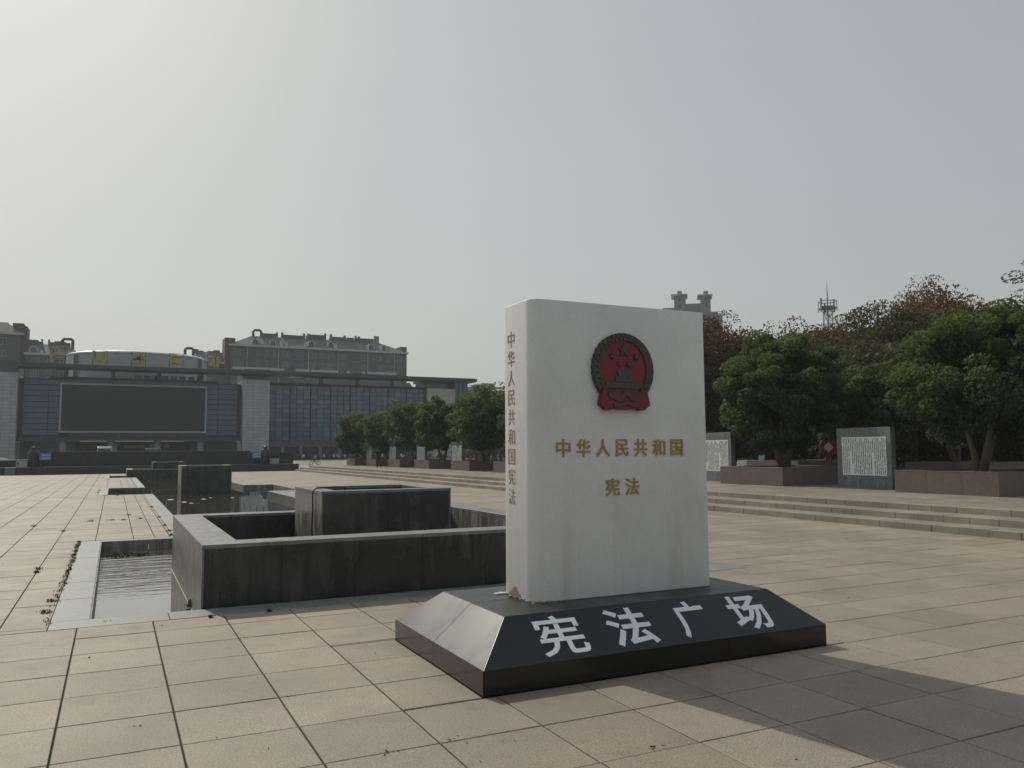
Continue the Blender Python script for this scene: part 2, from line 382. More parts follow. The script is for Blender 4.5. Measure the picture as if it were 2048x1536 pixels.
# ------------------------------------------------------------------ the sunken plaza and its pool
GX, GY, PX, PY = -.30, 5.04, .748, .742
POOL = [(-.58, 9.08, 10.06, 19.72), (1.27, 7.2, 19.72, 40.72), (-.6, 8.8, 40.72, 49.45), (1.22, 7.2, 49.45, 69.3), (-.65, 8.8, 69.3, 76.4)]      # outer, with curbs
WAT = [(-.19, 8.7, 10.5, 19.52), (1.66, 6.8, 19.52, 41.0), (-.21, 8.42, 41.0, 49.1), (1.6, 6.8, 49.1, 69.6), (-.27, 8.42, 69.6, 76.0)]
PLINTH = (2.585, 6.19, 5.80, 7.96)
X_L, X_R, Y_END = -8.9, 16.567, 84.0
Z_T = .453

plaza = struct('plaza_floor')
near, far_ = [], []
xs = [GX+PX*k for k in range(-12, 23)]; xs = [x for x in xs if X_L < x < X_R]; xs = [X_L]+xs+[X_R]
ys = [GY+PY*k for k in range(-14, 107)]; ys = [y for y in ys if y < Y_END]+[Y_END]
cells = []
for i in range(len(xs)-1):
    for j in range(len(ys)-1):
        cs = [(xs[i], xs[i+1], ys[j], ys[j+1])]
        xm = (xs[i]+xs[i+1])/2; ym = (ys[j]+ys[j+1])/2
        if 19.7 < ym < 69 and .46 < xm < 1.25: cs = [(xs[i], .88, ys[j], ys[j+1]), (.88, xs[i+1], ys[j], ys[j+1])]
        for h_ in POOL+[PLINTH]: cs = subtract(cs, h_)
        cells += cs
def vis(r):
    x, y = (r[0]+r[1])/2, (r[2]+r[3])/2; d = Vector((x, y, -EYE)); z = d.dot(fw)
    if z < 1.5: return -1
    u = 1024+F_PX*d.dot(r2)/z; v = 768-F_PX*d.dot(u2)/z
    if -260 < u < 2300 and v < 1760: return 1/(z*z)*(r[1]-r[0])*(r[3]-r[2])
    return -1
cells.sort(key=vis, reverse=True)
TCACHE = {}
rnd = random.Random(3)
for r in cells[:300]:
    jx, jy = .0068, .0058
    w, h = round(r[1]-r[0], 3), round(r[3]-r[2], 3)
    if (w, h) not in TCACHE: TCACHE[(w, h)] = MB().tile(-w/2+jx, w/2-jx, -h/2+jy, h/2-jy, 0, .03).mesh('paving_slab', M['paver'])
    cx, cy = (r[0]+r[1])/2, (r[2]+r[3])/2
    o = add('paving_slab', TCACHE[(w, h)], plaza, (cx, cy, rnd.uniform(-.0018, .0018)))
    o.rotation_euler = (rnd.uniform(-.0025, .0025), rnd.uniform(-.0025, .0025), rnd.uniform(-.0008, .0008))
mb = MB()
for r in cells[300:]:
    if vis(r) < 0 and r[2] > 3: pass
    mb.tile(r[0]+.009, r[1]-.009, r[2]+.010, r[3]-.010, rnd.uniform(-.0015, .0015), .02)
tag(build('paving_slabs', mb, M['paver'], plaza), kind='stuff')
# bedding sheet under the joints: the ground, one sheet to the horizon with the pool let into it
mb = MB(); rects = [(X_L, X_R, -12, Y_END)]
for h_ in WAT: rects = subtract(rects, h_)
for x0, x1, y0, y1 in rects: mb.face([(x0, y0, -.016), (x1, y0, -.016), (x1, y1, -.016), (x0, y1, -.016)])
tag(build('joint_bedding', mb, M['bed'], plaza), kind='stuff')
mb = MB()
for x0, x1, y0, y1 in [(-2500, 2500, -2500, -12), (-2500, -11.6, -12, Y_END+2), (18.9, 2500, -12, Y_END+2), (-2500, 2500, Y_END+2, 3500)]:
    z = Z_T-.012 if not (y1 <= -12) else -.02
    mb.face([(x0, y0, z), (x1, y0, z), (x1, y1, z), (x0, y1, z)])
tag(build('ground', mb, M['asphalt']), kind='structure')

# pool: curb slabs, basin walls, water
pool = thing('reflecting_pool', (4, 40, 0), 'long stepped reflecting pool with grey stone curb sunk into the pink paving', 'pool')
def run_slabs(name, mat_, par, x0, x1, y0, y1, z0, z1, along, step, gap=.004, bev=.004, jitter=0):
    a0, a1 = (x0, x1) if along == 'x' else (y0, y1)
    n = max(1, round((a1-a0)/step))
    for k in range(n):
        s0, s1 = a0+(a1-a0)*k/n+(gap/2 if k else 0), a0+(a1-a0)*(k+1)/n-(gap/2 if k < n-1 else 0)
        dz = rnd.uniform(-jitter, jitter)
        b_ = B(s0, s1, y0, y1, z0, z1+dz) if along == 'x' else B(x0, x1, s0, s1, z0, z1+dz)
        build(name, b_, mat_, par, bev, seg=1)
ZC = .004
def curb(x0, x1, y0, y1, along, step): run_slabs('curb_slab', M['curb'], pool, x0, x1, y0, y1, -.10, ZC, along, step, .006, .004, .0012)
curb(-.58, 9.08, 10.06, 10.52, 'x', 1.25)
curb(-.58, -.19, 10.52, 19.72, 'y', 1.5); curb(8.7, 9.08, 10.52, 19.72, 'y', 1.5)
curb(-.19, 1.27, 19.52, 19.72, 'x', .8); curb(7.2, 8.7, 19.52, 19.72, 'x', .8)
curb(1.27, 1.66, 19.52, 41.0, 'y', 1.2); curb(6.8, 7.2, 19.52, 41.0, 'y', 1.2)
curb(-.21, 1.27, 40.72, 41.0, 'x', .8); curb(7.2, 8.42, 40.72, 41.0, 'x', .8)
curb(-.6, -.21, 40.72, 49.45, 'y', 1.5); curb(8.42, 8.8, 40.72, 49.45, 'y', 1.5)
curb(-.21, 1.6, 49.1, 49.45, 'x', .9); curb(6.8, 8.42, 49.1, 49.45, 'x', .9)
curb(1.22, 1.6, 49.45, 69.3, 'y', 1.5); curb(6.8, 7.2, 49.45, 69.3, 'y', 1.5)
curb(-.27, 1.6, 69.3, 69.6, 'x', .9); curb(6.8, 8.42, 69.3, 69.6, 'x', .9)
curb(-.65, -.27, 69.3, 76.4, 'y', 1.8); curb(8.42, 8.8, 69.3, 76.4, 'y', 1.8); curb(-.27, 8.42, 76.0, 76.4, 'x', 1.5)
WZ = -.215
def bwall(x0, y0, x1, y1):
    L_ = math.hypot(x1-x0, y1-y0); n = max(1, round(L_/1.0)); dx, dy = (x1-x0)/L_, (y1-y0)/L_
    nx, ny = dy*.015, -dx*.015
    for k in range(n):
        a, c = L_*k/n+.003, L_*(k+1)/n-.003
        p0 = (x0+dx*a, y0+dy*a); p1 = (x0+dx*c, y0+dy*c)
        q = MB().prism([p0, p1, (p1[0]+nx, p1[1]+ny), (p0[0]+nx, p0[1]+ny)], -.7, -.005); build('basin_wall_slab', q, M['pool_wall'], pool)
seq = [(-.19, 10.5), (-.19, 19.52), (1.66, 19.52), (1.66, 41.0), (-.21, 41.0), (-.21, 49.1), (1.6, 49.1), (1.6, 69.6), (-.27, 69.6), (-.27, 76.0), (8.42, 76.0),
       (8.42, 69.6), (6.8, 69.6), (6.8, 49.1), (8.42, 49.1), (8.42, 41.0), (6.8, 41.0), (6.8, 19.52), (8.7, 19.52), (8.7, 10.5), (-.19, 10.5)]
for a, c in zip(seq[:-1], seq[1:]): bwall(*a, *c)
mb = MB()
for x0, x1, y0, y1 in WAT: mb.face([(x0-.01, y0-.01, WZ), (x1+.01, y0-.01, WZ), (x1+.01, y1+.01, WZ), (x0-.01, y1+.01, WZ)])
tag(build('pool_water', mb, M['water']), kind='structure')

# raised basins and square fountain blocks
def hollow_box(name, X0, X1, Y0, Y1, ztop, zb, w, label, cat, panel, mfront, mside, mcop, group=None, depth=.55, inner=True):
    t = thing(name, ((X0+X1)/2, Y0, zb), label, cat, group)
    c = .05                                                           # coping thickness
    def faces(x0, x1, y0, y1, out, mats):
        for side, (a0, a1, fix) in {'f': (x0, x1, y0), 'b': (x0, x1, y1), 'l': (y0, y1, x0), 'r': (y0, y1, x1)}.items():
            n = max(1, round((a1-a0)/panel))
            for k in range(n):
                s0, s1 = a0+(a1-a0)*k/n+.002, a0+(a1-a0)*(k+1)/n-.002
                th = .024; z1 = ztop-c-.002; z0 = zb
                sgn = 1 if (side in 'fl') == out else -1              # slab body lies behind its face
                if side in 'fb':
                    if out: s0 += th*(k == 0)*1.02; s1 -= th*(k == n-1)*1.02
                    b_ = B(s0, s1, *sorted((fix, fix+sgn*th)), z0, z1)
                else: b_ = B(*sorted((fix, fix+sgn*th)), s0, s1, z0, z1)
                build('side_slab', b_, mats[side], t)
    faces(X0, X1, Y0, Y1, True, {'f': mfront, 'b': mfront, 'l': mside, 'r': mside})
    core = MB(); q = .026
    ix0, ix1, iy0, iy1 = X0+w, X1-w, Y0+w, Y1-w
    zc = ztop-c-.003
    core.box(X0+q, X1-q, Y0+q, iy0-q, zb, zc); core.box(X0+q, X1-q, iy1+q, Y1-q, zb, zc)
    core.box(X0+q, ix0-q, iy0-q+.001, iy1+q-.001, zb, zc); core.box(ix1+q, X1-q, iy0-q+.001, iy1+q-.001, zb, zc)
    build('core', core, M['darkwall'], t)
    if inner: faces(ix0, ix1, iy0, iy1, False, {'f': mside, 'b': mfront, 'l': mside, 'r': mside})
    # coping: mitre-free, long runs at front and back
    def cop(x0, x1, y0, y1, al):
        a0, a1 = (x0, x1) if al == 'x' else (y0, y1); n = max(1, round((a1-a0)/(panel*1.05)))
        for k in range(n):
            s0, s1 = a0+(a1-a0)*k/n+.0015, a0+(a1-a0)*(k+1)/n-.0015
            b_ = B(s0, s1, y0, y1, ztop-c, ztop) if al == 'x' else B(x0, x1, s0, s1, ztop-c, ztop)
            build('coping_slab', b_, mcop, t, .004, seg=1)
    e = .006
    cop(X0-e, X1+e, Y0-e, iy0, 'x'); cop(X0-e, X1+e, iy1, Y1+e, 'x'); cop(X0-e, ix0, iy0+.002, iy1-.002, 'y'); cop(ix1, X1+e, iy0+.002, iy1-.002, 'y')
    fl = B(ix0, ix1, iy0, iy1, ztop-depth-.03, ztop-depth); build('basin_floor', fl, M['darkwall'], t)
    return t
hollow_box('raised_basin', 1.0, 6.65, 10.60, 16.03, .755, -.6, .45, 'wide low black granite basin wall directly behind the front curb of the pool', 'fountain basin', .98,
           M['black_front'], M['pool_wall'], M['coping'], depth=1.15)
hollow_box('fountain_block', 3.04, 5.28, 13.2, 15.35, 1.24, -.4, .28, 'tall black granite fountain block with a hose hanging over its corner', 'fountain block', 1.1,
           M['black'], M['pool_wall'], M['coping'], depth=.3)
hollow_box('fountain_block', 3.06, 5.46, 43.8, 46.1, 1.24, -.6, .3, 'dark square fountain block standing in the water in the middle of the pool', 'fountain block', 1.2,
           M['black'], M['pool_wall'], M['coping'], depth=.3)
hollow_box('raised_basin', .95, 6.65, 70.3, 75.4, .61, -.6, .45, 'far low dark basin wall at the stage end of the pool', 'fountain basin', 1.1,
           M['black_front'], M['pool_wall'], M['coping'], depth=.5)
hollow_box('fountain_block', 2.85, 5.2, 71.4, 73.8, 1.16, -.4, .3, 'farthest fountain block, outlined by a pale coping, inside the far basin', 'fountain block', 1.2,
           M['black'], M['pool_wall'], M['coping'], depth=.3)
# hose over the block
pts = [(3.9, 14.55, 1.05), (3.75, 14.5, 1.235), (3.5, 14.3, 1.262), (3.3, 14.1, 1.262), (3.12, 13.9, 1.262), (3.035, 13.78, 1.25), (3.01, 13.74, 1.19), (3.012, 13.72, .9), (3.01, 13.75, .6), (3.012, 13.70, .3), (3.01, 13.66, .0), (2.98, 13.62, -.3)]
o = build('hose', MB().tube(pts, .012, 8), M['rubber'], smooth=True)
tag(o, 'thin black hose draped over the left corner of the near fountain block', 'hose')
for x, y, z, l in ((2.1, 14.9, .08, 'white pipe nozzle sticking out inside the near raised basin, left of the block'), (6.05, 13.6, .1, 'white pipe nozzle inside the near raised basin, right of the block')):
    o = build('pipe_nozzle', MB().tube([(x-.13, y+.03, z+.09), (x+.12, y-.03, z)], .022, 10), M['signwhite']); tag(o, l, 'pipe')
o = build('nozzle_pipe', MB().tube([(2.0, 36.5, WZ-.1), (2.0, 36.5, WZ+.12)], .018, 8), M['signwhite']); tag(o, 'short white pipe standing in the water left of the middle fountain block', 'pipe')
mb = MB(); mb.box(.988, .999, 10.62, 16.0, WZ-.01, WZ+.012); mb.box(6.651, 6.662, 10.62, 16.0, WZ-.01, WZ+.012)
o = build('scum_line', mb, M['sand']); tag(o, kind='stuff', label='pale line of scum along the waterline of the near raised basin', cat='scum')
# fountain nozzle rows in the water
mb = MB()
for k in range(22): mb.tube([(4.3-.12*k+2.0, 22.3+.78*k*1.0, WZ-.05), (4.3-.12*k+2.0, 22.3+.78*k, WZ+.11)], .012, 5)
for k in range(26): mb.tube([(2.9+.15*k, 42.9, WZ-.05), (2.9+.15*k, 42.9, WZ+.10)], .012, 5)
tag(build('fountain_jets', mb, M['rubber']), kind='stuff', label='rows of small black fountain jets standing in the pool water', cat='fountain jets')
# floating litter
for i, (x, y, s) in enumerate(((2.35, 39.6, .15), (2.75, 37.3, .13), (2.95, 36.3, .09), (3.7, 39.2, .13), (4.1, 40.2, .08), (5.0, 39.8, .08))):
    mb = MB(); r_ = random.Random(i)
    mb.prism([(x+s*cos(a)*r_.uniform(.7, 1), y+s*2*sin(a)*r_.uniform(.6, 1)) for a in np.linspace(0, 2*pi, 8)[:-1]], WZ+.002, WZ+.012)
    tag(build('floating_litter', mb, M['litter']), ['flat white scrap floating nearest the left curb, before the middle fountain block', 'larger white foam scrap floating left of the middle block', 'small white scrap floating nearest the camera left of the middle block', 'white scrap floating in front of the middle block face', 'small scrap floating at the middle of the block front', 'small scrap floating near the right end of the block front'][i], 'litter', 'white litter floating in the pool')

# ------------------------------------------------------------------ leaves
def leaf_obj(name, cen, dirs, L_, W_, mat_, tint, red, parent=None, at=(0, 0, 0), fold=.25, rng=None):
    n = len(cen); rng = rng or np.random.default_rng(1)
    d = dirs/np.linalg.norm(dirs, axis=1, keepdims=True)
    a = rng.normal(size=(n, 3)); s_ = np.cross(d, a); s_ /= np.linalg.norm(s_, axis=1, keepdims=True); nn = np.cross(s_, d)
    L = (L_*rng.uniform(.7, 1.25, (n, 1))); W = (W_*rng.uniform(.7, 1.25, (n, 1)))
    v = np.empty((n, 4, 3)); v[:, 0] = cen-d*L/2; v[:, 1] = cen+s_*W/2+nn*W*fold; v[:, 2] = cen+d*L/2; v[:, 3] = cen-s_*W/2+nn*W*fold
    v = v.reshape(-1, 3)-np.array(at)
    me = bpy.data.meshes.new(name); me.vertices.add(4*n); me.vertices.foreach_set('co', v.ravel())
    me.loops.add(4*n); me.loops.foreach_set('vertex_index', np.arange(4*n)); me.polygons.add(n); me.polygons.foreach_set('loop_start', np.arange(n)*4)
    for nm, val in (('tint', tint), ('redness', red)):
        at_ = me.attributes.new(nm, 'FLOAT', 'FACE'); at_.data.foreach_set('value', np.asarray(val, dtype=np.float32))
    me.materials.append(mat_); me.update(calc_edges=True)
    return add(name, me, parent, at)
def crown_pts(rng, c, rx, ry, rz, nclump, nleaf, lump=.22, csize=.30, sparse=False, flat=.85, pw=2.7):
    """leaf centres: clumps spread on an uneven ellipsoid plus an inner fill"""
    d = rng.normal(size=(nclump, 3)); d /= np.linalg.norm(d, axis=1, keepdims=True)
    d /= (np.abs(d)**pw).sum(1, keepdims=True)**(1/pw)
    ph = rng.uniform(0, 6.28, 6)
    lum = 1+lump*(np.sin(3*d[:, 0]+ph[0])*np.sin(2.5*d[:, 1]+ph[1])+.6*np.sin(5*d[:, 2]+ph[2]+2*d[:, 0])+.5*rng.uniform(-1, 1, nclump))
    rad = rng.uniform(.72, .98, nclump) if not sparse else rng.uniform(.35, 1.0, nclump)
    inner = rng.random(nclump) < .28; rad[inner] *= rng.uniform(.3, .8, inner.sum())
    cc = d*(rad*lum)[:, None]*np.array([rx, ry, rz])
    z = cc[:, 2]; cc[:, 2] = np.where(z < -flat*rz, -flat*rz+(z+flat*rz)*.35, z)      # flattened underside
    k = rng.integers(0, nclump, nleaf)
    cs = csize*rng.uniform(.6, 1.3, nclump)[k][:, None]
    g_ = rng.normal(size=(nleaf, 3)); g_ /= np.maximum(1, np.linalg.norm(g_, axis=1, keepdims=True)/1.1)
    off = g_*cs*np.array([rx, ry, rz])*np.array([1, 1, .8])
    P = cc[k]+off
    dr = cc[k]/np.array([rx, ry, rz])*1.0+rng.normal(size=(nleaf, 3))*.75; dr[:, 2] -= .35
    ht = np.clip((off[:, 2]/(cs[:, 0]*rz*.55)+1)/2, 0, 1)  # leaves higher in a clump get paler: clump highlights put into the tint
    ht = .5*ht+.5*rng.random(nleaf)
    return P+np.array(c), dr, ht, (P[:, 2]/rz+1)/2
def make_tree(name, x, y, z0, h, r, zc0, label, cat='tree', group=None, nclump=90, nleaf=14000, leaf=.17, seed=1, mat_=None, stems=2, red=0.0, ry=None, sparse=False, lump=.22, cx=0, cy=0, trunk_r=.11, csize=.30):
    rng = np.random.default_rng(seed); rr = random.Random(seed)
    t = thing(name, (x, y, z0), label, cat, group)
    ry = ry or r; zc = (zc0+h)/2; rz = (h-zc0)/2
    c = np.array((x+cx, y+cy, zc))
    P, dr, ti, hh = crown_pts(rng, c, r, ry, rz, nclump, nleaf, sparse=sparse, lump=lump*.6, csize=csize, pw=2.0 if sparse else 2.7)
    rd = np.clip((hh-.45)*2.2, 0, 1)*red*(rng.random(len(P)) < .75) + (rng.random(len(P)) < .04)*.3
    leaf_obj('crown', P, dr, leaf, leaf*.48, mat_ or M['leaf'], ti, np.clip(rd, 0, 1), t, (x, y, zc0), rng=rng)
    mb = MB()
    for s_ in range(stems):
        a = rr.uniform(0, 6.28) if stems > 1 else 0
        a = pi*s_+rr.uniform(-.4, .4) if stems == 2 else 2*pi*s_/max(1, stems)+rr.uniform(-.4, .4)
        b0 = Vector((x+.10*cos(a)*(stems > 1), y+.10*sin(a)*(stems > 1), z0-.05))
        lean = .14*r*(stems > 1)
        top = Vector((x+cx*.7+lean*cos(a)*2.2, y+cy*.7+lean*sin(a)*2.2, zc-.1*rz))
        mid = b0.lerp(top, .45)+Vector((lean*.35*cos(a), lean*.35*sin(a), 0))
        pts = [b0, b0.lerp(mid, .5)+Vector((rr.uniform(-.03, .03), rr.uniform(-.03, .03), 0)), mid, top]
        mb.tube(pts, [trunk_r*1.25, trunk_r, trunk_r*.85, trunk_r*.4], 8)
        for q in range(4):
            e = Vector(c)+Vector((r*.75*cos(a+q*1.6), ry*.75*sin(a+q*1.6), rr.uniform(-.2, .6)*rz)); st = mid.lerp(top, rr.uniform(0, .8))
            mb.tube([st, st.lerp(e, .5)+Vector((0, 0, .12*rz)), e], [trunk_r*.5, trunk_r*.3, trunk_r*.1], 6)
    build('trunk', mb, M['bark'], t, smooth=True)
    return t

# dry weeds along the left curb and in a few joints
rng = np.random.default_rng(5); C_, D_ = [], []
def tuft(x, y, r, n, z=0, hgt=.07):
    c = np.stack([rng.normal(x, r*.5, n), rng.normal(y, r*.5, n), z+rng.uniform(.0, hgt, n)], 1); C_.append(c)
    d = rng.normal(size=(n, 3)); d[:, 2] = np.abs(d[:, 2])+.5; D_.append(d)
for y in np.arange(10.15, 19.8, .09):
    if rng.random() < (.85 if y > 12 else .5): tuft(-.605+rng.normal(0, .012), y, .045, int(rng.uniform(1, 13)), 0, .02)
for x, y, r in ((-.66, 12.0, .16), (-.68, 11.2, .15), (-1.05, 15.0, .12), (-1.05, 15.4, .12), (-1.05, 22.6, .1), (-1.8, 24.5, .12), (-.55, 25.5, .2), (.46, 27.5, .15), (1.25, 21.3, .16), (1.24, 20.2, .12), (1.24, 23, .1), (1.24, 26, .1), (1.24, 31, .1),
                (.0, 25.6, .2), (.3, 25.5, .2), (.75, 25.7, .2), (-.3, 40.5, .2), (.2, 40.2, .2), (-.62, 44, .2), (-.62, 46.5, .2), (1.7, 9.99, .05), (4.0, 10.0, .05), (1.05, 9.97, .06)): tuft(x, y, r*.45, 34, 0, .03)
c = np.concatenate(C_); d = np.concatenate(D_)
o = leaf_obj('dry_weeds', c, d, .055, .014, M['weed'], rng.random(len(c)), np.zeros(len(c)), rng=rng)
tag(o, 'dry brown weeds growing in the joint along the left curb of the pool', 'weeds', kind='stuff')
C_, D_ = [], []
for k in range(16): tuft(-.05+.045*k+rng.normal(0, .03), 18.6+rng.normal(0, .12), .06, 22, WZ+.0, .03)
for k in range(3): tuft(.98+rng.normal(0, .01), 11.9+.06*k, .03, 8, WZ+.02, .08)
for x in np.arange(-.0, 1.5, .12): tuft(x, 49.0, .1, 20, WZ, .2)
c = np.concatenate(C_); d = np.concatenate(D_)
o = leaf_obj('water_weeds', c, d, .06, .03, M['weedgreen'], rng.random(len(c)), np.zeros(len(c)), rng=rng)
tag(o, 'green weeds floating on the pool water beside the basin walls', 'weeds', kind='stuff')
# small fallen leaves on the paving
C_, D_ = [], []
for x, y, n, r in ((2.08, 5.02, 5, .04), (2.35, 4.86, 2, .03), (2.0, 4.63, 2, .02), (-.15, 8.55, 4, .02), (1.25, 6.5, 3, .02), (1.3, 4.5, 4, .02), (1.62, 5.02, 6, .03), (3.1, 4.35, 4, .03), (.2, 6.3, 2, .02), (.52, 9.75, 3, .02), (-.02, 10.3, 4, .03)):
    c = np.stack([rng.normal(x, r, n), rng.normal(y, r, n), rng.uniform(.004, .012, n)], 1); C_.append(c); dd = rng.normal(size=(n, 3)); dd[:, 2] *= .1; D_.append(dd)
xx = rng.uniform(-6, 14, 260); yy = rng.uniform(3.5, 40, 260)
ok = ~((xx > -.6) & (xx < 9.1) & (yy > 10)) & ~((xx > 2.4) & (xx < 6.4) & (yy > 5.6) & (yy < 8.1))
xx, yy = xx[ok], yy[ok]; C_.append(np.stack([xx, yy, np.full(len(xx), .006)], 1)); dd = rng.normal(size=(len(xx), 3)); dd[:, 2] *= .1; D_.append(dd)
c = np.concatenate(C_); d = np.concatenate(D_)
o = leaf_obj('leaf_litter', c, d, .03, .012, M['weed'], rng.random(len(c)), np.zeros(len(c)), rng=rng)
tag(o, 'small brown fallen leaves scattered over the paving', 'leaves', kind='stuff')
# ------------------------------------------------------------------ the book monument
mon = thing('book_monument', (4.4, 6.9, 0), 'big white marble book standing on a sloping black plinth with white and gold characters', 'monument')
px0, px1, py0, py1 = PLINTH; pz = .195; tx0, tx1, ty0, ty1, tz = 2.955, 5.835, 6.2, 7.575, .50
core = MB()
q = .024
def frus(a, z0, b_, z1): return [(a[0], a[2], z0), (a[1], a[2], z0), (a[1], a[3], z0), (a[0], a[3], z0), (b_[0], b_[2], z1), (b_[1], b_[2], z1), (b_[1], b_[3], z1), (b_[0], b_[3], z1)]
FQ = [(0, 1, 5, 4), (1, 2, 6, 5), (2, 3, 7, 6), (3, 0, 4, 7)]
bI = (px0+q, px1-q, py0+q, py1-q); tI = (tx0+.03, tx1-.03, ty0+.03, ty1-.03)
core._add(frus(bI, 0, bI, pz-q*.6), FQ); core._add(frus(bI, pz-q*.6, tI, tz-q), FQ+[(4, 5, 6, 7)])
build('plinth_core', core, M['darkwall'], mon)
def slab3(poly, thick, mat_, name='plinth_slab', gap=.0016, bev=.002):
    """a stone slab whose outer face is `poly` (ccw seen from outside)"""
    P = [Vector(p) for p in poly]; c_ = sum(P, Vector())/len(P); n_ = (P[1]-P[0]).cross(P[-1]-P[0]).normalized()
    out = []
    k = len(P)
    for i in range(k):
        e1 = (P[i]-P[i-1]).normalized(); e2 = (P[(i+1) % k]-P[i]).normalized()
        n1 = n_.cross(e1); n2 = n_.cross(e2); b_ = (n1+n2); b_ = b_/max(.2, b_.dot(n1)); out.append(P[i]+b_*gap)
    mb = MB(); inn = [p-n_*thick for p in out]
    mb._add(out+inn, [tuple(range(k)), tuple(range(2*k-1, k-1, -1))]+[(i, k+i, k+(i+1) % k, (i+1) % k) for i in range(k)])
    return build(name, mb, mat_, mon, bev, seg=1)
T_ = .02
def lerp(a, b_, t): return tuple(a[i]+(b_[i]-a[i])*t for i in range(3))
# front and back faces
for (ya, yb, flip) in ((py0, ty0, False), (py1, ty1, True)):
    xs_ = [0, .333, .667, 1]
    for k in range(3):
        xa, xb = px0+(px1-px0)*xs_[k], px0+(px1-px0)*xs_[k+1]; ta, tb = tx0+(tx1-tx0)*xs_[k], tx0+(tx1-tx0)*xs_[k+1]
        lo = [(xa, ya, 0), (xb, ya, 0), (xb, ya, pz), (xa, ya, pz)]
        if flip: lo = lo[::-1]
        slab3(lo, T_, M['plinth_side'], gap=.0008)
    hi = [(px0, ya, pz), (px1, ya, pz), (tx1, yb, tz), (tx0, yb, tz)]
    if flip: hi = hi[::-1]
    slab3(hi, T_, M['plinth'], gap=.0008)
for (xa, xb, flip) in ((px0, tx0, True), (px1, tx1, False)):
    for k in range(2):
        ya, yb = py0+(py1-py0)*k/2, py0+(py1-py0)*(k+1)/2; ta, tb = ty0+(ty1-ty0)*k/2, ty0+(ty1-ty0)*(k+1)/2
        lo = [(xa, ya, 0), (xa, yb, 0), (xa, yb, pz), (xa, ya, pz)]; hi = [(xa, ya, pz), (xa, yb, pz), (xb, tb, tz), (xb, ta, tz)]
        if flip: lo, hi = lo[::-1], hi[::-1]
        slab3(lo, T_, M['plinth_side']); slab3(hi, T_, M['plinth'])
for k in range(3):
    xa, xb = tx0+(tx1-tx0)*k/3, tx0+(tx1-tx0)*(k+1)/3
    for ya, yb in ((ty0, (ty0+ty1)/2), ((ty0+ty1)/2, ty1)): slab3([(xa, ya, tz), (xb, ya, tz), (xb, yb, tz), (xa, yb, tz)], T_, M['plinth'])
# the book itself: rounded spine side, square fore edge
bx0, bx1, by0, by1, bz0, bz1 = 3.44, 5.456, 6.59, 7.262, .5, 3.293
poly = []
ra, rb = .135, .115
for k in range(11): a = pi+ (pi/2)*k/10; poly.append((bx0+rb+rb*cos(a), by0+ra+ra*sin(a)))
poly += [(bx1-.012, by0), (bx1, by0+.012), (bx1, by1-.012), (bx1-.012, by1)]
for k in range(11): a = pi/2+(pi/2)*k/10; poly.append((bx0+rb+rb*cos(a), by1-ra+ra*sin(a)))
book = build('book_block', MB().prism(poly, bz0, bz1), M['marble'], mon, .012, seg=3)
for p_ in book.data.polygons: p_.use_smooth = len(p_.vertices) == 4
# vertical hinge groove of the cover
# lettering --------------------------------------------------------
_gc = {}
def glyph(ch, offset=.0, ext=.04, res=2):
    key = (ch, offset, ext)
    if key not in _gc:
        cu = bpy.data.curves.new('t', 'FONT'); cu.body = ch; cu.size = 1; cu.extrude = ext; cu.offset = offset; cu.resolution_u = res
        o_ = bpy.data.objects.new('t', cu); COL.objects.link(o_); dg = bpy.context.evaluated_depsgraph_get(); dg.update()
        me = bpy.data.meshes.new_from_object(o_.evaluated_get(dg)); n = len(me.vertices); v = np.empty(3*n); me.vertices.foreach_get('co', v); v = v.reshape(-1, 3)
        fs = [tuple(p.vertices) for p in me.polygons]
        bpy.data.objects.remove(o_); bpy.data.curves.remove(cu); bpy.data.meshes.remove(me)
        mn, mx = v.min(0), v.max(0); v[:, 0] = (v[:, 0]-(mn[0]+mx[0])/2)/(mx[0]-mn[0]); v[:, 1] = (v[:, 1]-(mn[1]+mx[1])/2)/(mx[1]-mn[1]); v[:, 2] = (v[:, 2]-mn[2])/(mx[2]-mn[2])
        _gc[key] = (v, fs)
    return _gc[key]
def put_glyph(ch, c_, ux, uy, w, h, th, mat_, par, offset=0, name='character', res=2):
    v, fs = glyph(ch, offset, .04, res); ux, uy = Vector(ux).normalized(), Vector(uy).normalized(); n_ = ux.cross(uy)
    mb = MB(); c_ = Vector(c_)
    A = np.outer(v[:, 0]*w, np.array(ux))+np.outer(v[:, 1]*h, np.array(uy))+np.outer(v[:, 2]*th-.001, np.array(n_))+np.array(c_)
    mb.v = [tuple(r_) for r_ in A]; mb.f = fs; mb.m = [0]*len(fs)
    return build(name, mb, mat_, par)
title = '中华人民共和国'
for k, ch in enumerate(title):
        put_glyph(ch, (3.762+k*(5.07-3.762)/6, by0, 1.897), (1, 0, 0), (0, 0, 1), .152, .166, .012, M['gold'], mon, .014)
for k, ch in enumerate('宪法'): put_glyph(ch, (4.302+k*.224, by0, 1.522), (1, 0, 0), (0, 0, 1), .160, .166, .012, M['gold'], mon, .014)
for k, ch in enumerate('中华人民共和国宪法'):
    put_glyph(ch, (bx0, 7.02, 2.955-k*(2.955-1.44)/8), (0, -1, 0), (0, 0, 1), .140, .150, .005, M['spinetext'], mon, -.010)
sy, sz = ty0-py0, tz-pz; sn = Vector((0, sy, sz)).normalized()
for ch, xa, xb in (('宪', 3.16, 3.60), ('法', 3.85, 4.29), ('广', 4.575, 4.93), ('场', 5.20, 5.62)):
    pc = Vector(((xa+xb)/2, py0+sy*.50, pz+sz*.50))
    put_glyph(ch, pc, (1, 0, 0), sn, xb-xa, .41, .0045, M['whitepaint'], mon, .012 if ch == '宪' else .02, res=3)
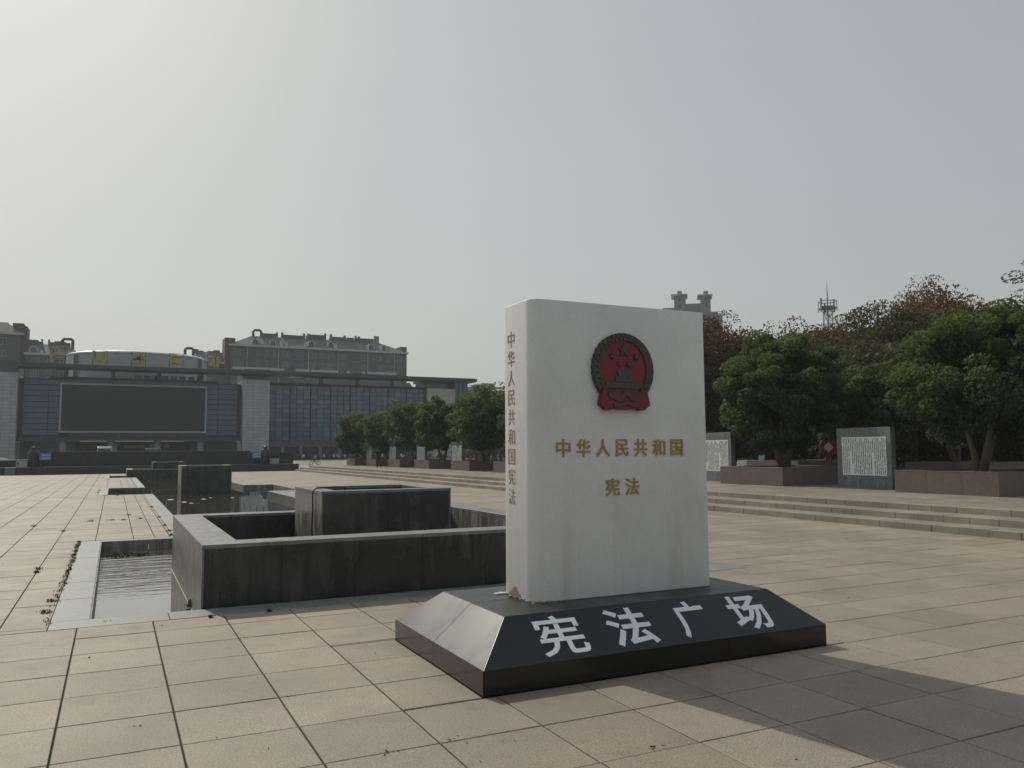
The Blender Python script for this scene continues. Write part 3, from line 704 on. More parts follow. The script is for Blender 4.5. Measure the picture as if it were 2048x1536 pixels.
# emblem ------------------------------------------------------------
ecx, ecz = 4.425, 2.655
em = MB()
def star(cx, cz, r, rot=0):
    return [(cx+(r if k % 2 == 0 else r*.42)*sin(rot+pi*k/5), cz+(r if k % 2 == 0 else r*.42)*cos(rot+pi*k/5)) for k in range(10)]
def ell(cx, cz, rx, rz, n=48, a0=0, a1=2*pi): return [(cx+rx*cos(a0+(a1-a0)*k/n), cz+rz*sin(a0+(a1-a0)*k/n)) for k in range(n)]
disc = build('emblem', MB().prism_xz(ell(ecx, ecz, .262, .285), by0-.045, by0+.002), M['red'], mon, .004)
mb = MB(); R0, R1, n = (.26, .283), (.345, .352), 72
for k in range(n):                       # wheat-ear ring in small overlapping grains
    a0, a1 = 2*pi*k/n, 2*pi*(k+1)/n; j = .006*(k % 2)
    for (i0, i1), (o0, o1), dy in ((((R0[0], R0[1])), ((R0[0]+R1[0])/2, (R0[1]+R1[1])/2), .054+j), ((((R0[0]+R1[0])/2, (R0[1]+R1[1])/2)), (R1[0]+j, R1[1]+j), .056-j)):
        P4 = [(ecx+i0*cos(a0), ecz+i1*sin(a0)), (ecx+i0*cos(a1), ecz+i1*sin(a1)), (ecx+o0*cos(a1), ecz+o1*sin(a1)), (ecx+o0*cos(a0), ecz+o1*sin(a0))][::-1]
        mb.prism_xz(P4, by0-dy, by0+.002)
build('wheat_ring', mb, M['goldpale'], disc)
for cx, cz, r, rot in ((0, .185, .072, 0), (-.14, .125, .034, .3), (.14, .125, .034, -.3), (-.055, .05, .032, .2), (.055, .05, .032, -.2)):
    build('star', MB().prism_xz(star(ecx+cx, ecz+cz, r, rot)[::-1], by0-.06, by0-.044), M['goldpale'], disc)
mb = MB()                                # gate tower: two roofs and a wide base
for w0, w1, z0, z1 in ((.085, .075, -.045, -.015), (.07, .07, -.065, -.045), (.115, .095, -.09, -.065), (.10, .10, -.125, -.09), (.225, .215, -.185, -.128)):
    mb.prism_xz([(ecx-w0, ecz+z0), (ecx+w0, ecz+z0), (ecx+w1, ecz+z1), (ecx-w1, ecz+z1)], by0-.058, by0-.044)
build('gate_tower', mb, M['goldpale'], disc)
mb = MB()                                # ribbon arcs and cog wheel in gold
n = 28
for k in range(n):
    def rb(t): x = -.2+.4*t; return x, -.245-.06*sin(pi*t)+.075*math.exp(-((t-.5)/.13)**2)
    (xa, za), (xb, zb) = rb(k/n), rb((k+1)/n)
    mb.prism_xz([(ecx+xa, ecz+za-.022), (ecx+xb, ecz+zb-.022), (ecx+xb, ecz+zb+.022), (ecx+xa, ecz+za+.022)], by0-.084, by0-.04)
for k in range(16):
    xa, xb = -.14+.28*k/16, -.14+.28*(k+1)/16; f_ = lambda x: -.345+.028*math.exp(-(x/.05)**2)
    mb.prism_xz([(ecx+xa, ecz+f_(xa)-.022), (ecx+xb, ecz+f_(xb)-.022), (ecx+xb, ecz+f_(xb)+.014), (ecx+xa, ecz+f_(xa)+.014)], by0-.084, by0-.04)
build('ribbon_trim', mb, M['goldpale'], disc)
mb = MB()                                # red drapery with hanging ends
left = [(-.25, -.20), (-.285, -.36), (-.245, -.385), (-.225, -.405), (-.195, -.41), (-.16, -.408), (-.145, -.375), (-.13, -.392), (-.07, -.402), (-.02, -.405), (0, -.392)]
poly = [(ecx+x, ecz+z+.012) for x, z in left]+[(ecx-x, ecz+z+.012) for x, z in left[::-1][1:]]+[(ecx+.19, ecz-.215), (ecx, ecz-.235), (ecx-.19, ecz-.215)]
build('red_drapery', mb.prism_xz(poly, by0-.072, by0+.002), M['red'], disc)
# damaged foot of the spine
r_ = random.Random(4); pz_ = [(7.08, .5), (6.86, .5), (6.83, .515), (6.86, .54), (6.90, .55), (6.93, .59), (6.97, .605), (7.0, .58), (7.05, .55), (7.10, .53)]
mb = MB(); n = len(pz_)
mb._add([(bx0-.003, y, z) for y, z in pz_]+[(bx0+.01, y, z) for y, z in pz_], [tuple(range(n)), tuple(range(2*n-1, n-1, -1))]+[(i, (i+1) % n, n+(i+1) % n, n+i) for i in range(n)])
build('broken_corner', mb, M['rubble'], mon)
mb = MB()
for k in range(34):
    a = r_.uniform(6.55, 7.3); s_ = r_.uniform(.006, .02); x = bx0-r_.uniform(0, .03); y = a
    if k > 20: x = r_.uniform(bx0+.05, bx0+.4); y = by0-r_.uniform(0, .02)
    mb.box(x-s_, x+s_, y-s_*1.3, y+s_*1.3, tz, tz+s_*.7)
tag(build('mortar_crumbs', mb, M['rubble'], mon), kind='stuff')
o = build('shard', MB().box(3.33, 3.45, 7.16, 7.21, tz+.001, tz+.012), M['marble'], mon)

# ------------------------------------------------------------------ steps and terrace
RX = [(16.567, .156), (17.40, .304), (18.30, Z_T)]
for side in (1, -1):
    st = struct('terrace_steps' if side > 0 else 'left_steps'); stuff = MB()
    for ci, (x, z) in enumerate(RX):
        xe = RX[ci+1][0] if ci < 2 else 18.9
        zb = -.02 if ci == 0 else RX[ci-1][1]-.02
        y = 3.0+.27*ci if side > 0 else 30.0
        k = 0
        while y < 85:
            L_ = .67*(1+.04*rnd.uniform(-1, 1))
            dx = rnd.uniform(-.006, .006); dz = rnd.uniform(-.004, .003)
            if side > 0: bx = (x+dx, x+.36, y+.002, y+L_-.003, zb, z+dz)
            else: bx = (7.667-x-.36, 7.667-x-dx, y+.002, y+L_-.003, zb, z+dz)
            if side > 0 and 6 < y < 38: build('step_stone', B(*bx), M['step'], st, .006, seg=1)
            else: stuff.box(*bx)
            y += L_; k += 1
            # tread paving behind the nosing stone
        if side > 0: stuff.box(x+.364, xe+.02 if ci < 2 else xe, 3.0, 85.0, zb, z-.004)
        else: stuff.box(7.667-xe-.02, 7.667-x-.364, 30, 85.0, zb, z-.004)
    tag(build('step_stones', stuff, M['step'], st), kind='stuff')
# terrace paving
PLN = [(22.95, 27.15, 14.92, 18.39), (22.95, 27.15, 23.35, 26.9), (22.95, 27.15, 30.95, 34.45), (22.95, 27.15, 38.6, 42.1), (22.95, 27.15, 46.2, 49.7), (22.95, 27.15, 53.8, 57.3),
       (22.95, 27.15, 62.2, 65.7), (22.95, 27.15, 69.6, 73.1), (22.95, 27.15, 76.9, 80.4), (22.95, 27.15, 84.5, 88.0)]
ter = struct('terrace_floor'); mb = MB(); k = 0; cells = []
x = 18.72
while x < 42:
    y = 4.0
    while y < 150 if x < 60 else 0:
        cs = [(x, x+1.0, y, y+.6)]
        cells += cs; y += .6
    x += 1.0
cells.sort(key=vis, reverse=True)
near_t = [r for r in cells if r[2] < 34 and r[0] < 24][:190]; ns = set(near_t)
for r in near_t:
    if (1.0, .6) not in TCACHE: TCACHE[(1.0, .6)] = MB().tile(-.5+.004, .5-.004, -.3+.004, .3-.004, 0, .02).mesh('terrace_slab', M['terrace_paver'])
    o = add('terrace_slab', TCACHE[(1.0, .6)], ter, ((r[0]+r[1])/2, (r[2]+r[3])/2, Z_T+rnd.uniform(-.002, .002)))
for r in cells:
    if r in ns: continue
    mb.tile(r[0]+.004, r[1]-.004, r[2]+.004, r[3]-.004, Z_T+rnd.uniform(-.002, .002), .012)
tag(build('terrace_slabs', mb, M['terrace_paver'], ter), kind='stuff')
mb = MB()
mb.face([(-60, 86.05, Z_T-.004), (18.7, 86.05, Z_T-.004), (18.7, 150, Z_T-.004), (-60, 150, Z_T-.004)]); 
tag(build('forecourt', mb, M['terrace_paver']), kind='structure')
mb = MB(); mb.face([(-60, 150, Z_T-.004), (90, 150, Z_T-.004), (90, 159, Z_T-.004), (-60, 159, Z_T-.004)])
tag(build('road', mb, M['asphalt']), kind='structure')

# ------------------------------------------------------------------ planters with their trees
PT = 1.168
def planter(x0, x1, y0, y1, label, top=PT, group='brown granite planters on the terrace', pl=1.15):
    t = thing('planter', ((x0+x1)/2, (y0+y1)/2, Z_T), label, 'planter', group)
    for side in 'lrfb':
        a0, a1 = (y0, y1) if side in 'lr' else (x0, x1); n = round((a1-a0)/pl)
        for k in range(n):
            s0, s1 = a0+(a1-a0)*k/n+.002, a0+(a1-a0)*(k+1)/n-.002
            if side in 'fb': s0 += .026*(k == 0); s1 -= .026*(k == n-1)
            bx = {'l': (x0, x0+.025, s0, s1), 'r': (x1-.025, x1, s0, s1), 'f': (s0, s1, y0, y0+.025), 'b': (s0, s1, y1-.025, y1)}[side]
            build('side_slab', B(*bx, Z_T-.01, top-.04), M['brown'], t)
    mb = MB(); w = .12; e = .004
    mb.box(x0-e, x1+e, y0-e, y0+w, top-.038, top); mb.box(x0-e, x1+e, y1-w, y1+e, top-.038, top); mb.box(x0-e, x0+w, y0+w+.002, y1-w-.002, top-.038, top); mb.box(x1-w, x1+e, y0+w+.002, y1-w-.002, top-.038, top)
    build('coping', mb, M['brown'], t, .003, seg=1)
    build('soil', B(x0+.03, x1-.03, y0+.03, y1-.03, Z_T, top-.06), M['soil'], t)
    return t
names = ['nearest brown granite planter, at the right edge of the picture under the big camphor', 'brown granite planter just left of the near inscription stone', '', '', 'brown planter hidden mostly behind the book, far side of the inscription row',
         'largest of the brown planters seen left of the book', 'second brown planter left of the book', 'third brown planter left of the book', 'fourth brown planter left of the book, beside the walking person', 'farthest brown planter left of the book, beside the open paving']
for i, (r, nm) in enumerate(zip(PLN, names)):
    if nm: planter(*r, nm)
planter(30.2, 34.4, 20.2, 23.7, 'back row planter behind the nearest planter, under a two stemmed tree', top=1.3)
planter(29.4, 33.6, 28.9, 32.4, 'back row planter behind the planter left of the near inscription stone', top=1.3)
TG = 'round camphor trees in the terrace planters'
make_tree('camphor_tree', 25.6, 17.2, 1.1, 6.45, 2.5, 2.0, 'biggest round camphor tree at the right edge, in the nearest planter', group=TG, nclump=320, nleaf=74000, csize=.16, leaf=.15, seed=11, stems=3, trunk_r=.095, ry=2.7, cy=-.4, cx=.35)
make_tree('camphor_tree', 25.0, 25.3, 1.1, 6.4, 2.45, 2.0, 'round camphor tree right of the book, in the planter left of the near inscription stone', group=TG, nclump=300, nleaf=70000, csize=.16, leaf=.15, seed=12, stems=2, trunk_r=.12, cx=-.1)
make_tree('camphor_tree', 32.4, 22.9, 1.2, 6.9, 2.6, 2.6, 'two stemmed tree in the back row planter, partly behind the biggest camphor', group=TG, nclump=200, nleaf=30000, csize=.16, leaf=.19, seed=13, stems=2)
make_tree('camphor_tree', 30.7, 26.6, .45, 5.6, 2.6, 2.2, 'paler green tree rising behind the near inscription stone', group=TG, nclump=200, nleaf=30000, csize=.16, leaf=.19, seed=14, stems=2)
make_tree('camphor_tree', 25.3, 47.9, 1.1, 6.5, 2.5, 2.6, 'camphor tree half hidden by the left edge of the book', group=TG, nclump=70, nleaf=9000, leaf=.26, seed=15)
for i, (y, r, h, z0, cx_, lb) in enumerate(((55.3, 2.45, 6.6, 2.7, -.1, 'largest dark camphor tree left of the book'), (64.0, 1.95, 6.3, 2.7, -.2, 'second camphor tree left of the book'),
                                (71.3, 2.45, 6.5, 2.6, -.1, 'third and broader camphor tree left of the book'), (78.6, 2.35, 6.1, 2.4, -.4, 'fourth camphor tree left of the book, above the walking person'), (86.2, 2.1, 6.2, 2.2, -1.0, 'farthest camphor tree of the row, at its left end'))):
    make_tree('camphor_tree', 25.0+cx_*.5, y, 1.1, h*.985, r*1.08, z0-.6, lb, group=TG, nclump=150, nleaf=15000, leaf=.24, csize=.18, seed=20+i, cx=cx_*.5)
for i, (x, y) in enumerate(((31.5, 52), (31.5, 60.5), (31.5, 69), (32, 78))):
    make_tree('camphor_tree', x, y, .45, 6.2, 2.4, 2.8, ['back row camphor tree nearest the book edge', 'back row camphor tree behind the largest left tree', 'back row camphor tree behind the second left tree', 'back row camphor tree behind the third left tree'][i], group=TG, nclump=60, nleaf=6000, leaf=.3, seed=30+i)

# inscription stones
txt = ('中国是世界上历史最悠久的国家之一中国各族人民共同创造了光辉灿烂的文化具有光荣的革命传统一八四〇年以后封建的中国逐渐变成半殖民地半封建的国家'
       '中国人民为国家独立民族解放和民主自由进行了前仆后继的英勇奋斗二十世纪中国发生了翻天覆地的伟大历史变革')
def inscription(y0):
    L_, x0, x1 = 2.35, 24.27, 24.5
    mb = MB(); r_ = random.Random(9)
    cols = 23; zt, zb_ = 2.25, .96; rows = 30; i = 0
    for c_ in range(cols):
        yc = y0+L_-.31-c_*(L_-.58)/(cols-1)
        a, b_ = 0, rows
        if r_.random() < .3: a = r_.randint(1, 3)
        brk = set(r_.sample(range(rows), 2)) if r_.random() < .75 else set()
        if c_ in (16, 4): b_ = r_.randint(10, 22)
        if c_ == 5: b_ = 22
        for k in range(a, b_):
            if k in brk: continue
            z = zt-(k+.5)*(zt-zb_)/rows; i += 1
            v, fs = glyph(txt[i % len(txt)], .016, .04, 0)
            q = len(mb.v); w = .041
            A = np.stack([np.full(len(v), x0-.004)-v[:, 2]*.004, yc-v[:, 0]*w*.8, z+v[:, 1]*w], 1)
            mb.v += [tuple(p_) for p_ in A]; mb.f += [tuple(q+j for j in f) for f in fs]; mb.m += [0]*len(fs)
    return mb, L_, x0, x1
INS = None
def ins_stone(y0, label, tmesh=[None]):
    mb, L_, x0, x1 = inscription(0) if tmesh[0] is None else (None, 2.35, 24.27, 24.5)
    t = thing('inscription_stone', (x0+.17, y0+L_/2, Z_T), label, 'inscription stone', 'grey stone stands with white inscription slabs')
    zt = 2.625
    fr = MB(); fr.box(x0, x1, y0, y0+.26, Z_T-.01, zt-.34); fr.box(x0, x1, y0+L_-.26, y0+L_, Z_T-.01, zt-.34); fr.box(x0, x1, y0, y0+L_, zt-.338, zt); fr.box(x0, x1, y0+.262, y0+L_-.262, Z_T-.01, .90); fr.box(x0+.08, x1, y0+.261, y0+L_-.261, .902, zt-.34)
    build('stone_frame', fr, M['greystone'], t, .006, seg=1)
    build('white_slab', B(x0-.004, x0+.078, y0+.2, y0+L_-.24, .91, 2.29), M['whiteboard'], t)
    if tmesh[0] is None: tmesh[0] = mb.mesh('inscription_text', M['ink'])
    o = add('inscription_text', tmesh[0], t, (0, y0, 0)); return t
for y0, lb in ((19.55, 'nearest inscription stone, between the two brown planters right of the book'), (27.7, 'inscription stone half hidden behind the right edge of the book'),
               (50.7, 'inscription stone hidden behind the left edge of the book'), (58.3, 'inscription stone nearest the book on its left side'), (66.6, 'second inscription stone left of the book'), (74.7, 'third inscription stone left of the book'), (82.8, 'farthest inscription stone, just left of the walking person')):
    if y0 != 50.7: ins_stone(y0, lb)
# fix white slab depth: bring slab proud of the frame backing
# ------------------------------------------------------------------ stage and its ornaments
AX = 3.65
stg = thing('stone_stage', (AX, 86, 0), 'wide low stage of dark stone steps in front of the building with the big screen', 'stage')
mb = MB(); mb.box(-7.75, 16.2, 84.0, 85.2, -.02, .70); mb.box(-9.4, 17.1, 84.6, 86.0, -.02, .69)
build('front_wall', mb, M['darkwall'], stg)
n = 17
for k in range(n): build('front_slab', B(-7.75+k*23.95/n+.01, -7.75+(k+1)*23.95/n-.01, 83.96, 83.998, 0, .66), M['darkwall'], stg)
mb = MB(); mb.box(-5.2, 12.55, 86.2, 95, 0, 2.02); build('stage_block', mb, M['darkwall'], stg)
for k in range(4): build('stage_step', B(-5.2+.0, 12.55, 86.2-.30*(4-k)+.1, 86.2-.30*(3-k)+.098, .2, .72+.24*k*1.0), M['darkwall'], stg)
build('side_block', B(-6.88, -5.22, 86.25, 90, 0, 1.5), M['darkwall'], stg); build('side_block', B(-13.0, -6.9, 86.1, 90, 0, 1.34), M['darkwall'], stg); build('side_block', B(12.6, 17.2, 88.1, 92, 0, 1.85), M['darkwall'], stg); build('side_block', B(14.2, 16.6, 86.1, 88.0, 0, 1.15), M['darkwall'], stg)
build('coping', B(-5.26, 12.61, 86.12, 95, 2.022, 2.07), M['coping'], stg)
build('end_block', B(-8.6, -7.78, 83.9, 84.58, 0, .66), M['greystone'], stg)
UR = [(.44, .02), (.50, .1), (.52, .5), (.56, 1.05), (.6, 1.35), (.56, 1.62), (.44, 1.8), (.28, 1.9), (.26, 1.96), (.34, 2.0), (.32, 2.06), (.12, 2.12), (.07, 2.18), (.0, 2.2)]
for x, lb in ((-6.55, 'dark stone urn with a lid at the left end of the stage'), (13.9, 'dark stone urn with a lid at the right end of the stage')):
    t = thing('stone_urn', (x, 86.1, .6), lb, 'urn', 'dark stone urns at the stage ends')
    build('urn_body', MB().lathe([(r_*.83, .42+z*.98) for r_, z in UR[:9]], x, 85.6), M['darkwall'], t, smooth=True)
    build('urn_lid', MB().lathe([(r_*.83, .42+z*.98) for r_, z in UR[8:]], x, 85.6), M['darkwall'], t, smooth=True)
for x, lb in ((-5.62, 'blue notice sign beside the left urn'), (13.05, 'blue notice sign beside the right urn')):
    t = thing('blue_sign', (x, 85.5, .69), lb, 'sign', 'blue notice signs on the stage')
    w = .47
    build('sign_board', B(x-w, x+w, 85.46, 85.5, 1.30, 1.93), M['signblue'], t)
    mb = MB(); mb.tube([(x-.38, 85.5, .69), (x-.38, 85.5, 1.9)], .03, 6); mb.tube([(x+.38, 85.5, .69), (x+.38, 85.5, 1.9)], .03, 6); build('post', mb, M['steel'], t)
    mb = MB()
    for r_ in range(2):
        for k in range(6-r_): mb.box(x-.30+k*.12+r_*.08, x-.22+k*.12+r_*.08, 85.45, 85.462, 1.70-r_*.26, 1.80-r_*.26)
    mb.lathe([(.07, 0), (.07, .0)], 0, 0) if False else None
    build('lettering', mb, M['signwhite'], t)
for x, lb in ((-7.45, 'pale plaque on the dark wall left of the left urn'), (14.78, 'pale plaque right of the right urn')):
    t = thing('pale_plaque', (x, 85.4, .69), lb, 'plaque', 'pale plaques at the stage ends')
    build('plaque_board', B(x-.44, x+.44, 85.35, 85.42, .74, 1.25), M['stonewhite'], t)
    mb = MB(); mb.lathe([(.0, .93), (.0, .93)], 0, 0) if False else None
    mb.box(x-.34, x-.22, 85.34, 85.352, .92, 1.12); build('emblem_mark', mb, M['ink'], t)
# ------------------------------------------------------------------ main building with the big screen
YB = 160.0
hall = thing('screen_building', (AX, YB, Z_T), 'wide grey building with a big black screen, pale tile towers and flat slab roof', 'building')
def P(name, mb, mat_, par=None, **k): return build(name, mb, mat_, par or hall, **k)
for x0, x1 in ((-30, -15.05), (21.7, 26.6)):
    P('tile_tower', B(x0, x1, YB, YB+9, 0, 15.75), M['tower']); P('tower_cap', B(x0-.02, x1+.02, YB-.05, YB+9, 15.752, 17.75), M['beam'])
P('roof_slab', B(-15.0, 69.6, YB-.4, YB+2.6, 16.62, 17.45), M['beam']); P('roof_slab', B(58.7, 69.6, YB+2.62, YB+9, 16.62, 17.4), M['beam']); P('slab_edge', B(-15.0, 69.62, YB-1.2, YB-.42, 16.72, 17.3), M['darkmetal'])
s_ = 1.015
P('recess_wall', B(-14.95, 21.6, YB+2.5, YB+4.2, 4.6, 15.0), M['mullion'])
P('roof_upstand', B(-10.5, 17.4, YB+2.2, YB+4.2, 15.0, 15.45), M['darkmetal'])
# horizontal rib panels each side of the screen
for xa, xb in ((-14.3, -10.6), (-10.5, -8.8), (15.4, 17.4), (17.5, 20.9)):
    for k in range(10): P('rib_panel', B(xa, xb, YB+2.2, YB+2.5, 5.2+k*.97, 5.2+k*.97+.86), M['bluepanel'])
for k in range(16): P('top_panel', B(-8.7+k*1.51+.03, -8.7+(k+1)*1.51-.03, YB+2.3, YB+2.5, 14.35, 14.98), M['bluepanel'])
scr = P('screen', B(-8.55, 15.15, YB+1.6, YB+2.25, 5.75, 14.2), M['screen'])
mb = MB(); t_ = .32
mb.box(-8.8, 15.4, YB+1.45, YB+2.2, 14.0, 14.0+t_); mb.box(-8.8, 15.4, YB+1.45, YB+2.2, 5.55, 5.55+t_); mb.box(-8.8, -8.8+t_, YB+1.45, YB+2.2, 5.55+t_, 14.0); mb.box(15.4-t_, 15.4, YB+1.45, YB+2.2, 5.55+t_, 14.0)
P('screen_frame', mb, M['screenframe'], scr)
pm = B(-.72, .72, 0, .06, 0, .62).mesh('strip_pane', M['glassdark'])
stripc = [(.3, .34, .36), (.12, .17, .2), (.05, .08, .1)]
for k in range(15):
    o = add('strip_pane', pm, hall, (-6.3+k*1.5, YB+2.2, 4.9))
P('soffit_band', B(-14.95, 21.6, YB+1.2, YB+2.6, 4.1, 4.62), M['darkmetal'])
P('entrance_wall', B(-14.95, 21.6, YB+6, YB+6.4, 0, 4.1), M['plaster'])
for x0, x1 in ((-6.3, -2.3), (.6, 6.5), (8.6, 13.0)):
    n = round((x1-x0)/1.45)
    for k in range(n): P('door', B(x0+(x1-x0)*k/n+.03, x0+(x1-x0)*(k+1)/n-.03, YB+5.9, YB+5.99, Z_T, 3.6), M['door'])
P('door_head', B(1.6, 5.0, YB+5.6, YB+5.88, 2.9, 3.3), M['sand'])
for x in (5.9, 8.4): P('wall_poster', B(x, x+.9, YB+5.7, YB+5.88, 2.8, 3.6), M['sand'])
P('side_pillar', B(-.15, .4, YB+3, YB+3.4, Z_T, 3.8), M['sand'])
for x in (-8.1, -.5, 7.1, 14.5): P('column', MB().lathe([(.6, Z_T), (.6, 4.1)], x, YB+2.4, 18), M['bluecol'], smooth=True)
for x in (-7.9, -.5, 7.0, 14.3, 36.6, 44.0, 51.3, 58.6): P('roof_post', B(x-.32, x+.32, YB+.5, YB+1.2, 15.1, 16.62), M['darkmetal'])
# glazed wing
P('wing_body', B(26.62, 58.6, YB+1.5, YB+12, 0, 15.1), M['mullion']); P('wing_parapet', B(26.62, 58.7, YB+.9, YB+12, 15.1, 15.4), M['darkmetal'])
gl = B(-.60, .60, 0, .05, 0, .82).mesh('curtain_pane', M['curtain'])
nx_, nz_ = 24, 12
for i in range(nx_):
    for j in range(nz_):
        o = add('curtain_pane', gl, hall, (27.3+i*(58.0-27.3)/(nx_-1), YB+1.3+(.0 if (i*7+j*3) % 11 else .02), 4.15+j*.905))
        o.scale.z = 1.0; o.rotation_euler = (rnd.uniform(-.004, .004), 0, rnd.uniform(-.006, .006))
for k in range(9): P('mullion', B(26.8+k*3.97-.05, 26.8+k*3.97+.05, YB+1.0, YB+1.5, 3.6, 15.1), M['mullion'])
P('spandrel_band', B(26.62, 58.6, YB+1.1, YB+1.5, 2.9, 4.0), M['beam'])
for x in (29.3, 32.9, 36.7, 40.5, 44.3, 48.1, 51.9, 55.7): P('pier', B(x-.3, x+.3, YB+.9, YB+1.5, Z_T, 2.9), M['plaster'])
for k in range(8): P('shopfront_pane', B(27.0+k*3.9, 30.6+k*3.9, YB+1.35, YB+1.45, Z_T, 2.8), M['glassdark'])
P('tile_block', B(58.75, 65.0, YB, YB+8, 0, 15.1), M['tower_warm'])
P('blind_window', B(60.9, 61.5, YB-.06, YB, 12.0, 12.9), M['band'])
P('corner_glass', B(65.05, 68.1, YB+.6, YB+8, 0, 16.6), M['curtain'])
for k in range(4): P('corner_mullion', B(65.05+k*.98, 65.17+k*.98, YB+.45, YB+.6, 0, 16.6), M['mullion'])
P('upper_glass', B(58.9, 65.0, YB+3, YB+8, 15.1, 16.6), M['curtain'])
P('rooflight', MB().prism_xz([(31.2, 15.4), (57.0, 15.4), (56.2, 16.45), (34.4, 16.45)], YB+4, YB+9), M['alu'])
# round drum on the roof
P('drum', MB().lathe([(12.9, 15.2), (12.9, 20.55)], 3.9, 178, 64), M['alu'], smooth=True); P('drum_rim', MB().lathe([(12.8, 20.5), (13.15, 20.5), (13.15, 20.75), (12.6, 20.95), (0, 22.0)], 3.9, 178, 64), M['alu_rim'])
for a in (-2.55, -.58, -1.57-.28, -1.57+.28): P('drum_rib', B(3.9+13.0*cos(a)-.35, 3.9+13.0*cos(a)+.35, 178+13.0*sin(a)-.3, 178+13.0*sin(a)+.2, 15.2, 20.4), M['chimney']) if a in (-2.55, -.58) else None
for k in range(8): P('drum_window', B(3.0+k*1.55, 4.05+k*1.55, 164.4, 164.6+.0, 15.5, 16.3), M['glassdark'])
# large roof characters: blurred, weathered, on open steel frames
strokes = [
 [(.05, .62, .22, .98), (.0, .30, .18, .62), (.02, .0, .2, .28), (.25, .48, 1, .72), (.38, .36, .9, .47), (.2, .84, .34, .94)],
 [(.02, .3, .16, .95), (.16, .42, .8, .9), (.82, .0, .97, .95), (.2, .18, .75, .24), (.2, .3, .75, .35)],
 [(.0, .4, 1, .62), (.38, .05, .6, .98), (.1, .25, .3, .45), (.62, .12, .92, .42), (.6, .62, .9, .8)],
 [(.0, .55, .95, .72), (.12, .72, .5, .95), (.1, .2, .9, .5), (.25, .05, .55, .2), (.5, .72, .85, .82)],
 [(.0, .5, .4, .75), (.12, .75, .4, .98), (.14, .15, .36, .5), (.48, .1, .62, .9), (.62, .55, .95, .92), (.64, .05, .86, .5)]]
for k, xc in enumerate((-9.3, -2.75, 3.5, 9.85, 16.4)):
    cz, w, h = 17.85, 2.35, 2.3; fr = MB()
    for xx_ in (-.5, .5): fr.box(xc+xx_*w-.05, xc+xx_*w+.05, YB+1.0, YB+1.1, 17.45, cz+h+.1)
    for zz in (.1, .4, .7, 1.02): fr.box(xc-w/2, xc+w/2, YB+1.0, YB+1.08, cz+zz*h, cz+zz*h+.05)
    f_ = P('sign_frame', fr, M['darkmetal']); mb = MB()
    for x0, z0, x1, z1 in [(a_-.03, b2_-.03, c2_+.03, d2_+.03) for a_, b2_, c2_, d2_ in strokes[k]]: mb.box(xc-w/2+x0*w, xc-w/2+x1*w, YB+.80, YB+.98, cz+z0*h, cz+z1*h)
    P('roof_character', mb, M['goldsign'], f_)

# ------------------------------------------------------------------ apartment blocks behind
winm = {}
def window(par, x, y, z, w, h, bars=3):
    key = (w, h, bars)
    if key not in winm:
        mb = MB(); t_ = .09
        mb.box(-w/2, w/2, -.08, .02, 0, t_); mb.box(-w/2, w/2, -.08, .02, h-t_, h)
        for k in range(bars+1): mb.box(-w/2+(w-t_)*k/bars, -w/2+(w-t_)*k/bars+t_, -.07, .02, t_, h-t_)
        winm[key] = (mb.mesh('window', M['winframe']), B(-w/2+t_, w/2-t_, -.03, .01, t_, h-t_).mesh('window_pane', M['pane']))
    a, b_ = winm[key]
    f = add('window', a, par, (x, y, z)); g_ = add('window_pane', b_, f, (x, y, z)); return f
def dormer(par, x, y, z, s=1.0):
    mb = MB(); w, h = .95*s, 1.5*s
    arch = [(x-w, z), (x+w, z), (x+w, z+h*.62)]+[(x+w*cos(a), z+h*.62+h*.5*sin(a)) for a in np.linspace(.3, pi-.3, 7)]+[(x-w, z+h*.62)]
    f = build('dormer', MB().prism_xz(arch, y, y+2.2), M['band'], par)
    arch2 = [(x+(q[0]-x)*.76, z+.10+(q[1]-z)*.82) for q in arch]
    build('dormer_pane', MB().prism_xz(arch2, y-.06, y+.05), M['pane'], f)
def hip_roof(x0, x1, y0, y1, ze, zr, inl, inr, dep=5):
    yr = y0+dep; yr2 = y1-dep
    v = [(x0, y0, ze), (x1, y0, ze), (x1, y1, ze), (x0, y1, ze), (x0+inl, yr, zr), (x1-inr, yr, zr), (x1-inr, yr2, zr), (x0+inl, yr2, zr)]
    m_ = MB(); m_._add(v, [(0, 1, 5, 4), (1, 2, 6, 5), (2, 3, 7, 6), (3, 0, 4, 7), (4, 5, 6, 7)]); return m_
YK = 230.0
apt = thing('apartment_block', (52, YK, Z_T), 'long grey brick apartment block with arched dormers above the glass wing', 'apartment building')
Q = lambda name, mb, mat_, par=None: build(name, mb, mat_, par or apt)
Q('wall', B(27.7, 77.6, YK, YK+13, 0, 30.9), M['brick']); Q('cornice', B(27.2, 78.2, YK-.6, YK+13.5, 30.9, 31.45), M['band'])
Q('roof', hip_roof(27.6, 77.8, YK-.2, YK+13, 31.45, 34.6, 6.2, 7.5), M['roof'])
Q('side_tower', B(26.3, 29.0, YK+1.0, YK+7, 0, 33.2), M['brick_red']); Q('side_tower', B(76.2, 78.2, YK+1.0, YK+7, 0, 33.2), M['brick_red'])
for xa, xb in ((28.2, 42.0), (45.2, 49.0), (49.4, 57.0), (59.6, 60.6), (64.2, 65.1), (65.8, 74.6)): Q('white_band', B(xa, xb, YK-.35, YK, 24.5, 25.2), M['band'])
for x in (32.0, 40.4, 48.7, 57.1, 65.9, 74.0): Q('downpipe', B(x-.07, x+.07, YK-.25, YK-.1, 15, 30.9), M['band'])
